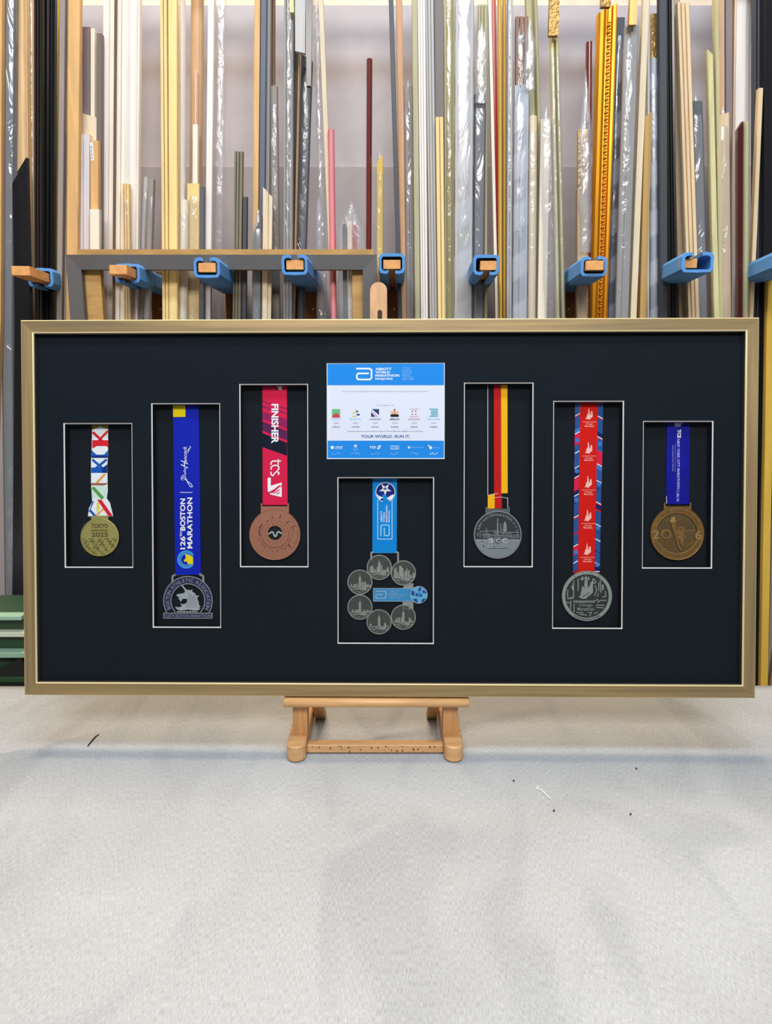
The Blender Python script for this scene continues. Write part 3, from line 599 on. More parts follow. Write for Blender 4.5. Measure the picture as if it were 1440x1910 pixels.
# 6 -- red skyline ribbon
r, off = medal('silver medal with a broad plain rim on a red and blue patterned ribbon', 1094.8, 1111.8)
q = MB(); sr = M2('ribbon_scarlet', (214, 22, 12), .65, bump=.12, bscale=900); sb = M2('ribbon_steel_blue', (60, 120, 196), .7); dn = M2('ribbon_deep_blue', (20, 30, 92), .7); pk = M2('ribbon_pink_print', (250, 190, 180), .7)
lx = lambda y: 1073 + (1068.6-1073)*(y-748)/321; rx = lambda y: 1125.4 + (1118.8-1125.4)*(y-748)/321
ribbon_base(q, [(lx(749), 749), (rx(749), 749), (rx(1069), 1069), (lx(1069), 1069)], sr)
random.seed(12)
def sstrip(xf, wd, sgn):
    y = 750.; k = 0
    while y < 1067:
        hgt = min(random.choice((9, 14, 22, 26)), 1068-y); m = random.choice((dn, dn, sb, dn, dn, cr))
        x0, x1 = xf(y), xf(y+hgt); sk = 5*sgn
        y2 = y+hgt
        q.poly([(x0, y), (x0+wd, min(max(y+sk, 749), 1068)), (x1+wd, min(max(y2+sk, 749), 1068)), (x1, y2)], a, m)
        if m in (dn, sb) and hgt > 10:
            n = int(hgt/2.6)
            for j in range(n):
                yy = y+1.5+j*2.6; q.line((xf(yy)+.4, min(max(yy, 750), 1067)), (xf(yy)+wd-.4, min(max(yy+sk, 750), 1067)), 1., c2, sb if m is dn else dn)
        if k % 2 == 0: q.line((x1+.3, min(y2, 1066)), (x1+wd-.3, min(max(y2+sk, 750), 1066)), 1.5, c2+L1/2, whiteink)
        if k % 4 == 3: q.dot(x0+wd/2, min(y+hgt/2, 1060), 4.2, c2+L1/2, sb, n=14)
        y = y2+random.choice((0, 0, 3)); k += 1
sstrip(lx, 9.5, -1); sstrip(lambda y: rx(y)-10, 10, 1)
for yc in (774, 837.5, 901, 963.5, 1026.5):
    c_ = lx(yc)+26.3; Q = lambda pts: [(c_+x, yc+y) for x, y in pts]
    q.poly(Q([(-6.5, 8), (-4.5, 3), (-3.5, -2), (-1.8, -2), (-1.6, -9), (-.4, -14), (.4, -9), (1.6, -1), (2.8, -1), (3.5, -6), (5.2, -8), (6.5, -5), (6.8, 3), (0, 9), (-3, 7.5)]), a, pk)
    q.line((c_-12, yc+13), (c_+14, yc+13), .7, a, pk); q.text('Chicago', c_+.5, yc+17, 14, 3.4, a, pk, bold=.01); q.text('Marathon', c_+.5, yc+20.7, 17, 3.2, a, pk, bold=.01)
q.build('ribbon', r, off)
tn = M2('antique_silver', (150, 160, 157), .42, .5, bump=.08, bscale=500); tnd = M2('antique_silver_recess_shade', (40, 47, 47), .6, .35)  # dark recess colour has the relief's shade painted into it
q = MB(); cx, cy = 1094.8, 1111.8; Z = lambda pts: [(1035+x/12, 1055+y/12) for x, y in pts]
q.lathe(cx, cy, [(46.6, DZ), (47.2, DZ+.003), (46.4, DZ+.0044), (40.6, DZ+.0044), (40, DZ+.0024)], tn); q.lathe(cx, cy, [(40, DZ+.0024), (.01, DZ+.0024)], tnd)
for t in (58, 80, 100, 122): q.dot(cx+43.6*math.cos(math.radians(t)), cy-43.6*math.sin(math.radians(t)), 1, DZ+.0045, tnd)
q.arc('CHICAGO MARATHON FINISHER', cx, cy, 43.4, 236, 304, 2.8, DZ+.0044, tnd, .0002, .02, inside=True)
w = DZ+.0024
q.poly(Z([(540, 690), (590, 640), (565, 610), (590, 600), (600, 500), (615, 460), (640, 460), (655, 540), (660, 400), (675, 310), (700, 260), (725, 310), (735, 420), (740, 520), (760, 470), (790, 430), (800, 380), (850, 330), (855, 600), (800, 650), (690, 740), (620, 745), (550, 715)]), w, tn, .0018)
q.line(*Z([(620, 700), (780, 600)]), 1.2, w+.0018, tnd, .0002)
q.poly(Z([(415, 785), (890, 785), (890, 830), (415, 830)]), w, tn, .001); q.text('BANK OF AMERICA', *Z([(650, 808)])[0], 37, 2.6, w+.001, tnd, h=.0002)
q.text('Chicago', *Z([(695, 890)])[0], 25, 7, w, tn, h=.0012, bold=.01); q.text('Marathon', *Z([(690, 970)])[0], 31, 6.5, w, tn, h=.0012, bold=.01)
for pts in ([(420, 330), (420, 700), (290, 740), (285, 540)], [(520, 300), (520, 520)], [(560, 300), (640, 300), (640, 270), (760, 290)], [(300, 740), (420, 735)], [(430, 850), (430, 1010)], [(360, 780), (350, 980)], [(980, 370), (980, 560)], [(1020, 320), (1020, 580), (1050, 600)], [(900, 440), (940, 560), (880, 680)], [(980, 620), (940, 700)], [(1130, 570), (1140, 690), (1060, 700)], [(900, 790), (950, 760), (1000, 800), (950, 830)], [(1010, 780), (1160, 780)], [(920, 880), (1110, 890)], [(930, 930), (1100, 950)], [(480, 1050), (640, 1060)], [(820, 1030), (780, 1140)], [(850, 290), (900, 330), (920, 380), (860, 400), (850, 290)], [(880, 1080), (960, 1040)], [(360, 480), (430, 480)], [(560, 1090), (720, 1110)], [(270, 640), (300, 560)], [(260, 820), (340, 830)], [(740, 1050), (820, 1060)]): q.path(Z(pts), 1.6, w, tn, .0009)
for x, y, s_ in ((1070, 490, 3.3), (395, 490, 2.8), (520, 540, 1.6), (610, 290, 2.4), (430, 1010, 1.6), (700, 270, 2.4), (760, 290, 2)):
    X, Y = Z([(x, y)])[0]; q.poly([(X-s_/2, Y+s_*1.6), (X-s_/2, Y-s_*1.2), (X, Y-s_*2), (X+s_/2, Y-s_*1.2), (X+s_/2, Y+s_*1.6)], w, tn, .0014)
q.build('disc', r, off)

# 7 -- bronze, dark blue ribbon
r, off = medal('round antique bronze medal on a short dark blue ribbon, rightmost in the frame', 1263.2, 994.7)
q = MB(); db = M2('ribbon_ultramarine', (12, 18, 150), .5, grain=.3, gscale=(18, 9, 1), bump=.12, bscale=900); lv = M2('ribbon_lilac_print', (178, 180, 236), .7)
ribbon_base(q, [(1244.2, 786), (1286.8, 786), (1285.4, 940), (1243, 940), (1242.4, 900)], db)
q.text('TCS', 1266.8, 809, 15.5, 6.8, a, whiteink, -90, bold=.04); q.text('NEW YORK CITY MARATHON', 1265.4, 865, 92, 5, a, lv, -90, bold=.02); q.text('11.06.16', 1264.6, 924, 22, 5, a, lv, -90, bold=.02)
q.text('TATA CONSULTANCY SERVICES', 1255.2, 854.5, 49, 2.2, a, lv, -90); q.line((1259.8, 828), (1259.2, 880), .4, a, lv)
q.poly([(1257, 790), (1263, 788), (1271, 792), (1270, 795), (1262, 796)], a, lv); q.path([(1258, 795), (1268, 790), (1278, 787.5)], 1, a, whiteink)
q.poly([(1242.8, 925), (1243.4, 925), (1244, 939), (1243, 939)], c2, whiteink)
q.build('ribbon', r, off)
bz = M2('antique_bronze', (132, 98, 48), .42, .5, grain=.18, gscale=(60, 60, 60), bump=.15, bscale=400); bzd = M2('bronze_recess', (92, 72, 38), .55, .4, bump=.3, bscale=500); bzl = M2('worn_bronze', (168, 134, 80), .4, .5)
q = MB(); cx, cy = 1263.2, 994.7; Z = lambda pts: [(1200+x/11.52, 930+y/11.52) for x, y in pts]
q.lathe(cx, cy, [(50.2, DZ), (50.8, DZ+.003), (49.8, DZ+.0044), (48.6, DZ+.0042), (38.2, DZ+.0042), (37.6, DZ+.0046), (36.8, DZ+.0042), (36.3, DZ+.0028)], bz); q.lathe(cx, cy, [(36.3, DZ+.0028), (.01, DZ+.0028)], bzd)
q.arc('TCS NEW YORK CITY MARATHON NOVEMBER', cx, cy, 43, 150, 20, 3.6, DZ+.0042, bzd, .0003, .01); q.arc('STATEN ISLAND BROOKLYN QUEENS BRONX', cx, cy, 43, 202, 338, 3.6, DZ+.0042, bzd, .0003, .01, inside=True)
q.ring(*Z([(735, 755)])[0], 36.6, 37.6, DZ+.0042, bzl, .0006, 205, 340)
w = DZ+.0028
q.poly(Z([(590, 500), (700, 500), (690, 560), (700, 640), (745, 820), (780, 1000), (850, 1120), (790, 1120), (730, 1000), (690, 860), (640, 700), (600, 560)]), w, bz, .0022)      # torch arm
q.poly(Z([(560, 490), (590, 460), (600, 410), (650, 380), (690, 410), (680, 470), (720, 480), (700, 510), (590, 515)]), w+.0005, bzl, .0022)
q.poly(Z([(730, 700), (760, 660), (850, 660), (870, 720), (860, 800), (880, 900), (860, 1010), (830, 1050), (780, 920), (745, 800)]), w, bz, .0018)
for k in range(9):
    an = math.radians(200-k*27); c_ = Z([(805, 700)])[0]; q.line((c_[0]+5*math.cos(an), c_[1]-5*math.sin(an)), (c_[0]+9.5*math.cos(an), c_[1]-9.5*math.sin(an)), 1.5, w, bzl, .0024)
q.path(Z([(760, 760), (800, 740), (850, 760), (880, 800), (900, 850)]), 1.4, w+.0018, bzl, .0005); q.path(Z([(740, 840), (780, 800), (820, 850), (830, 900)]), 1.2, w+.0018, bzl, .0005)
c_ = Z([(490, 770)])[0]; q.ring(c_[0], c_[1], 5.2, 9.6, w, bz, .0016, n=40); q.ring(c_[0], c_[1], 8.8, 9.8, w+.0016, bzl, .0003, 60, 200, 30)
q.text('2', *Z([(270, 770)])[0], 13, 16, DZ+.0042, bzl, h=.0006, bold=.02); q.text('6', *Z([(1185, 780)])[0], 13, 17, DZ+.0042, bzl, h=.0006, bold=.02)
q.path(Z([(920, 695), (1050, 685), (1120, 680)]), 1.2, w, bzl, .001)
for k in range(5): q.path(Z([(380+k*20, 930+k*38), (640-k*4, 925+k*40)]), 1.1, w, bz, .0009); q.path(Z([(860+k*16, 1060-k*18), (1090-k*12, 940-k*6)]), 1., w, bz, .0009)
random.seed(4)
for k in range(12): x = 400+k*58; q.poly(Z([(x, 640), (x, 470+random.randint(0, 90)), (x+40, 470+random.randint(0, 90)), (x+40, 640)]), w, bzd, .0008)
q.path(Z([(870, 440), (830, 580)]), .8, w, bz, .0012)
q.poly([(1238.2, 968), (1238.2, 937.5), (1241.4, 937.5), (1241.4, 944.5), (1286.4, 944.5), (1286.4, 937.5), (1289.4, 937.5), (1289.4, 968)], DZ, bz, .0024)
q.build('disc', r, off)

# ------------------------------------------------------------------ certificate
CW = WM-.0012
off = P(719.5, 766, CW)
cb = M2('certificate_blue', (26, 142, 234), .55); cwh = M2('certificate_white', (232, 236, 252), .6); cg = M2('certificate_grey_ink', (96, 104, 128), .7); cn = M2('certificate_blue_ink', (84, 118, 168), .7); cl = M2('certificate_faint_print', (150, 200, 246), .7)
q = MB()
def rect(x0, y0, x1, y1, w, m): q.poly([(x0, y0), (x1, y0), (x1, y1), (x0, y1)], w, m)
p0, p1 = P(608, 676, CW), P(831.5, 857.5, CW)
q.box((p0.x, p1.y, CW-.0003), (p1.x, p0.y, CW), cwh)
l1, l2, l3 = CW+.0001, CW+.0002, CW+.0003
rect(611, 678, 828.5, 718.6, l1, cb); rect(611, 822, 828.5, 854.5, l1, cb)
q.path([(664.5, 687.5), (689, 687.5), (693, 690), (693, 705), (690, 707.8), (668, 707.8), (665.6, 705), (665.6, 699.5), (668, 696.5), (688, 696.5)], 3, l2, whiteink)
for s_, y, L_ in (('ABBOTT', 688.3, 30), ('WORLD', 694.4, 27), ('MARATHON', 700.4, 44.5), ('MAJORS', 707, 32.5)): q.text(s_, 700.2+L_/2, y, L_, 4.6, l2, whiteink, bold=.03)
for s_, y, L_ in (('TOKYO', 686.5, 14), ('BOSTON', 690.8, 17.5), ('LONDON', 695, 18.5), ('BERLIN', 699.2, 15), ('CHICAGO', 703.4, 20.5), ('NEW YORK', 707.6, 22.5)): q.text(s_, 750+L_/2, y, L_, 2.8, l2, cl)
q.text('In honour of outstanding performance and dedication, we proudly present this certificate to', 718, 730.3, 161, 3, l1, cg)
q.text('For completion of', 718.5, 756.2, 31, 2.8, l1, cg)
cols = [626.8, 663, 699.6, 736, 772.5, 809]
rdi = M2('icon_red', (214, 70, 78), .7); gni = M2('icon_green', (112, 192, 130), .7); yli = M2('icon_yellow', (222, 210, 120), .7); nvi = M2('icon_navy', (46, 68, 110), .7); bki = M2('icon_black', (20, 22, 34), .7); ori = M2('icon_orange', (240, 176, 120), .7); tli = M2('icon_teal', (60, 168, 184), .7)
x = cols[0]; rect(x-7.6, 763, x+7.6, 779, l1, gni); q.poly([(x-7.6, 779), (x-6, 774), (x, 770.6), (x+5, 773), (x+7.6, 777), (x+7.6, 779)], l2, rdi)
x = cols[1]; rect(x-1, 763, x+1, 768, l1, yli); rect(x-6, 769, x+1, 771.5, l1, yli); rect(x+1.5, 766, x+5, 769, l1, nvi); rect(x+2, 772, x+8, 775, l1, nvi); rect(x-6, 775.5, x+1.5, 778, l1, yli)
x = cols[2]; q.poly([(x-6, 763), (x+7.5, 763), (x+7.5, 774.5)], l1, nvi); q.poly([(x-7.5, 769), (x+1, 777.5), (x-7.5, 777.5)], l1, nvi); q.line((x-7.5, 766.5), (x+5, 778), 1.1, l1, rdi)
x = cols[3]; rect(x-7.6, 773, x+7.8, 777.6, l1, bki); rect(x-7.6, 767.5, x+7.8, 769.6, l1, ori); rect(x-1.6, 763, x+1.6, 773, l2, ori); rect(x-1, 763, x+1, 766, l3, bki); rect(x-6, 770.6, x+6, 773, l2, ori)
x = cols[4]; rect(x-8, 762.6, x+8, 763.4, l1, rdi); rect(x-8, 776.8, x+8, 777.6, l1, rdi)
for dx, dy in ((-3, 767), (3, 767), (-3, 773), (3, 773)): q.poly(star(x+dx, dy, 1.9, .9, PI/2), l1, M2('icon_crimson', (180, 50, 90), .7))
x = cols[5]; [rect(x-8+3*(k % 2)+(k == 2)*2, 762.5+k*3.2, x+7.8, 764.4+k*3.2, l1, tli) for k in range(5)]
for x, c_, y_, t_, m_ in zip(cols, ('TOKYO', 'BOSTON', 'LONDON', 'BERLIN', 'CHICAGO', 'NEW YORK'), ('2025', '2022', '2024', '2018', '2022', '2016'), ('3:38:18', '3:34:38', '3:27:31', '3:28:46', '3:30:32', '3:48:51'), (cl, cl, cg, bki, M2('icon_rose', (206, 110, 150), .7), cl)):
    Lc = {'TOKYO': 17, 'BOSTON': 20, 'LONDON': 21, 'BERLIN': 17, 'CHICAGO': 22.5, 'NEW YORK': 24}[c_]
    q.text(c_, x, 782, Lc, 3.2, l1, m_, bold=.03); q.text(y_, x, 789.2, 9.5, 2.8, l1, cg); q.text(t_, x, 796.4, 14, 2.8, l1, cg, bold=.03)
q.text('Congratulations on becoming an Abbott World Marathon Majors 6 star finisher', 718.5, 804.6, 141, 2.8, l1, cg, bold=.01)
q.text('YOUR WORLD. RUN IT.', 719, 814, 92.5, 5.8, l1, cn, bold=.035)
q.dot(619.8, 834.6, 3.2, l2, whiteink); q.text('TOKYO', 632, 833.8, 14, 2.6, l2, whiteink, bold=.04); q.text('MARATHON', 632, 837, 14, 1.8, l2, whiteink)
q.poly(star(663, 832, 4.5, 1.6, PI/2), l2, whiteink); q.ring(663, 837, 2.6, 3.6, l2, cl)
q.text('TCS', 695, 834.3, 11, 4.6, l2, whiteink, bold=.03, shear=.1); q.poly([(703, 837.5), (706, 831), (711, 831), (707.5, 837.5)], l2, whiteink); q.poly([(705.3, 835.5), (707, 832.6), (708.5, 832.6), (707, 835.5)], l3, cb)
rect(728, 831, 744.5, 838.5, l2, cl); q.text('BERLIN', 736.2, 834.7, 14, 3, l3, cb, bold=.03)
q.poly(star(763, 834.6, 3.2, 1.4, 0), l2, whiteink); q.text('MARATHON', 778.5, 834.6, 23, 2.4, l2, cl)
q.path([(799, 829.5), (802, 836), (804, 838.5)], 1.6, l2, whiteink); q.dot(803.5, 834.6, 2.4, l2, whiteink); q.text('MARATHON', 814, 835.5, 14, 2.4, l2, cl)
random.seed(9)
for x in cols:
    pts = [(x-8+k*1.8, 846+random.uniform(-3, 3)*(1 if k % 2 else -.6)) for k in range(10)]; q.path(pts, .7, l2, cl if x != cols[5] else whiteink)
o = q.build('certificate', off=off, M=FM); tag(o, 'white certificate with bright blue header and footer above the centre medal', 'certificate')

# ------------------------------------------------------------------ the moulding rack
rackwood = mat('rack_wood', (142, 92, 46), .6, grain=.3, gscale=(30, 30, 3))
pegwood = mat('peg_wood', (234, 164, 92), .55, grain=.15, gscale=(30, 4, 40))
foam = mat('blue_foam', (84, 146, 210), .75, bump=.3, bscale=500)
panel = mat('lilac_grey_panel', (188, 182, 186), .8, grain=.06, gscale=(5, 5, 5))
RO = Vector((0, 1.80, 0))
rack = thing('moulding_rack', 'wooden storage rack with blue-sleeved pegs behind the frame', 'rack', RO)
PY = 1.865
zt, zs_ = zofY(10, PY), zofY(311, PY)
q = MB(); q.box((-1.5, PY, zs_), (1.5, PY+.02, zt), panel); q.build('back_panel', rack, RO)
q = MB(); q.box((-1.5, PY-.004, .5), (1.5, PY+.02, zs_-.001), mat('taupe_grey_panel', (172, 165, 166), .8, grain=.06, gscale=(5, 5, 5))); q.build('back_panel', rack, RO)
q = MB(); q.box((-1.5, 1.50, .50), (1.5, PY-.004, .55), rackwood); q.build('base_shelf', rack, RO)
PZ = 1.629
pegs = [  # near x, near Y (wood), foam near Y, far x (at Y 1.79), py near
    (38, 1.49, 1.60, 128, 505), (220, 1.50, 1.56, 292, 503), (386, 1.50, 1.498, 432, 499), (550, 1.50, 1.495, 580, 494), (731, 1.50, 1.495, 733, 493), (912, 1.50, 1.498, 893, 495), (1110, 1.50, 1.51, 1062, 495), (1284, 1.515, 1.50, 1222, 491), (1466, 1.50, 1.50, 1385, 486)]
for i, (nx_, ny_, fy, fx, py) in enumerate(pegs):
    zn = zofY(py, ny_); A = Vector(((nx_-720)/(FPX)*((Vector((0, ny_, zn-CZ))).dot(Vector((0, cth, -sth)))), ny_, zn))
    dF = Vector((0, 1.79, zn-CZ)).dot(Vector((0, cth, -sth))); B = Vector(((fx-720)/FPX*dF, 1.80, zn-.004))
    hw, hh = .0165, .0085
    d = (B-A).normalized(); sx = Vector((d.y, -d.x, 0)).normalized(); up = sx.cross(d)
    ringp = lambda c, s=1.: [c - sx*hw*s - up*hh*s, c + sx*hw*s - up*hh*s, c + sx*hw*s + up*hh*s, c - sx*hw*s + up*hh*s]
    q = MB(); q.loft([ringp(A, .94), ringp(A+d*.002), ringp(B)], pegwood); pg = q.build('peg', rack, RO, label='wooden peg in a slit blue foam sleeve')
    # C-shaped pipe insulation pushed over the peg: open slit faces up or down
    flip = -1 if i in (0, 1, 4, 5) else 1
    ow, oh, t = .0245, .0175, .0048
    cs = []
    slit = .006
    outer = [(slit, oh+.001), (.012, oh+.002), (ow-.003, oh), (ow, oh-.006), (ow, -oh+.006), (ow-.004, -oh), (0, -oh-.001), (-ow+.004, -oh), (-ow, -oh+.006), (-ow, oh-.006), (-ow+.003, oh), (-.012, oh+.002), (-slit, oh-.001)]
    inner = [(-slit-.001, oh-t-.001), (-.012, oh-t+.001), (-ow+.003+t, oh-t), (-ow+t, oh-.008), (-ow+t, -oh+.008), (-ow+t+.003, -oh+t), (0, -oh+t), (ow-t-.003, -oh+t), (ow-t, -oh+.008), (ow-t, oh-.008), (ow-.003-t, oh-t), (.012, oh-t+.001), (slit+.001, oh-t)]
    sec = outer+inner; F0 = A + d*((fy-ny_)/max(d.y, .2)); F1 = A + (B-A)*.985
    rings = []
    for c, s in ((F0, .97), (F0+d*.003, 1.), (F0+(F1-F0)*.5, 1.03), (F1, 1.)):
        shf = {5: -.005, 7: .013}.get(i, 0.)
        rings.append([c + sx*(x*s*(1.2 if i == 7 else 1)+shf) + up*(z*s*flip - .001*flip) for x, z in sec])
    q = MB(); n = len(sec); vs = [p for r_ in rings for p in r_]; fs = []
    for j in range(3):
        for k in range(n): fs.append([j*n+k, j*n+(k+1) % n, (j+1)*n+(k+1) % n, (j+1)*n+k])
    for base in (0, 3*n):
        for k in range(12): fs.append([base+k, base+k+1, base+n-2-k, base+n-1-k])
    q.add(vs, fs, foam); q.build('foam_sleeve', pg, RO, smooth=False)
    q = MB(); px_ = B.x; q.box((px_-.017, 1.80, .55), (px_+.017, 1.86, PZ+.03 if i not in (2,) else PZ+.03), rackwood)
    sm = mat('screw_metal', (190, 190, 185), .4, .6)
    for zz in (PZ-.052, PZ-.085): q.loft([[(px_+.003+.003*math.cos(2*PI*k/10), yy, zz+.003*math.sin(2*PI*k/10)) for k in range(10)] for yy in (1.7995, 1.7985)], sm)
    q.build('post', rack, RO)

# two empty frames hung over the pegs
def hung(name, label, x0, x1, y0, rail, Y, dep, hgt, m, tfac=1.):
    a_, b_ = atY(x0, y0, Y), atY(x1, y0, Y); zt_ = a_.z; off = Vector(((a_.x+b_.x)/2, Y, zt_-hgt))
    X0, X1, Z0, Z1 = a_.x, b_.x, zt_-hgt, zt_
    r = thing(name, label, 'picture frame', off); rl = rail*Y/FPX*1.02
    def rail_(c0, c1, i0, i1, nm):
        q = MB(); fr = [(c0[0], Y, c0[1]), (c1[0], Y, c1[1]), (i1[0], Y+.002, i1[1]), (i0[0], Y+.002, i0[1])]; bk = [(x, Y+dep, z) for x, y, z in fr]
        q.add(fr+bk, [[0, 1, 2, 3], [7, 6, 5, 4]] + [[i, 4+i, 4+(i+1) % 4, (i+1) % 4] for i in range(4)], m); q.build(nm, r, off)
    rt = rl*tfac
    rail_((X0, Z1), (X1, Z1), (X0+rl, Z1-rt), (X1-rl, Z1-rt), 'rail'); rail_((X0, Z0), (X1, Z0), (X0+rl, Z0+rl), (X1-rl, Z0+rl), 'rail')
    rail_((X0, Z0), (X0, Z1), (X0+rl, Z0+rl), (X0+rl, Z1-rt), 'stile'); rail_((X1, Z0), (X1, Z1), (X1-rl, Z0+rl), (X1-rl, Z1-rt), 'stile')
hung('empty_frame', 'empty charcoal grey frame hanging over the blue-sleeved pegs', 122, 703, 475, 25, 1.600, .018, .52, mat('charcoal_lacquer', (92, 88, 86), .5, grain=.06))
hung('empty_frame', 'empty oak-coloured frame hanging behind the charcoal one, its top edge showing', 143, 697, 465, 38, 1.620, .018, .50, mat('oak_frame', (196, 150, 84), .5, grain=.2, gscale=(6, 20, 20)), .9)

# ------------------------------------------------------------------ lengths of moulding
C = dict(black=(26, 24, 26), bbrown=(46, 38, 34), navyb=(30, 32, 44), lwood=(226, 190, 140), gold=(196, 168, 76), taupe=(152, 140, 132), dtaupe=(112, 102, 96), cream=(238, 226, 204), ivory=(244, 232, 214),
         tan=(222, 174, 110), beige=(226, 206, 172), lilac=(222, 214, 214), white=(238, 228, 218), pine=(240, 208, 140), ypine=(246, 214, 140), otan=(204, 166, 126), peach=(250, 218, 190), brown=(120, 92, 70),
         ggreen=(128, 120, 98), slate=(84, 88, 94), dslate=(58, 60, 66), bslate=(84, 92, 108), grey=(150, 146, 142), lgrey=(186, 182, 178), pink=(238, 140, 146), maroon=(104, 40, 38), dred=(74, 26, 24), red=(186, 40, 34),
         orange=(206, 154, 108), olive=(176, 168, 128), ocream=(214, 204, 150), ygold=(222, 180, 70), rust=(138, 98, 72), mgold=(228, 150, 30), silver=(172, 176, 184), bgold=(192, 156, 96), mauve=(134, 122, 124), mbrown=(134, 104, 80),
         tangrey=(186, 160, 128), gold2=(214, 172, 78), buff=(226, 198, 156), paleol=(196, 186, 138), dgilt=(146, 112, 56), brpaper=(172, 130, 92))
def smat(c, fin):
    k = 'moulding_%s_%s' % (c, fin); rgb = C[c]
    if fin == 'wood': return mat(k, rgb, .55, grain=.14, gscale=(30, 30, 2), bump=.15, bscale=120)
    if fin == 'metal': return mat(k, rgb, .32, .65, grain=.15, gscale=(20, 20, 2))
    if fin == 'gloss': return mat(k, rgb, .22, 0)
    if fin == 'ornate': return mat(k, rgb, .3, .6, bump=1., bscale=150)
    return mat(k, rgb, .5, grain=.08, gscale=(25, 25, 2))
PROF = {
 'flat': [(-.5, 0), (-.5, .92), (-.44, 1), (.44, 1), (.5, .92), (.5, 0)],
 'step': [(-.5, 0), (-.5, .55), (-.12, .6), (-.08, 1), (.44, 1), (.5, .9), (.5, 0)],
 'stepr': [(-.5, 0), (-.5, .9), (-.44, 1), (.08, 1), (.12, .6), (.5, .55), (.5, 0)],
 'round': [(-.5, 0), (-.5, .4), (-.4, .75), (-.2, .96), (0, 1), (.2, .96), (.4, .75), (.5, .4), (.5, 0)],
 'groove': [(-.5, 0), (-.5, 1), (-.3, 1), (-.27, .65), (-.2, .65), (-.17, 1), (.05, 1), (.08, .6), (.16, .6), (.19, .95), (.44, 1), (.5, .9), (.5, 0)],
 'two': [(-.5, 0), (-.5, .9), (-.45, 1), (-.06, 1), (-.03, .5), (.03, .5), (.06, 1), (.45, 1), (.5, .9), (.5, 0)],
 'scoop': [(-.5, 0), (-.5, 1), (-.38, 1), (-.2, .62), (0, .5), (.2, .6), (.36, .95), (.5, 1), (.5, 0)],
}
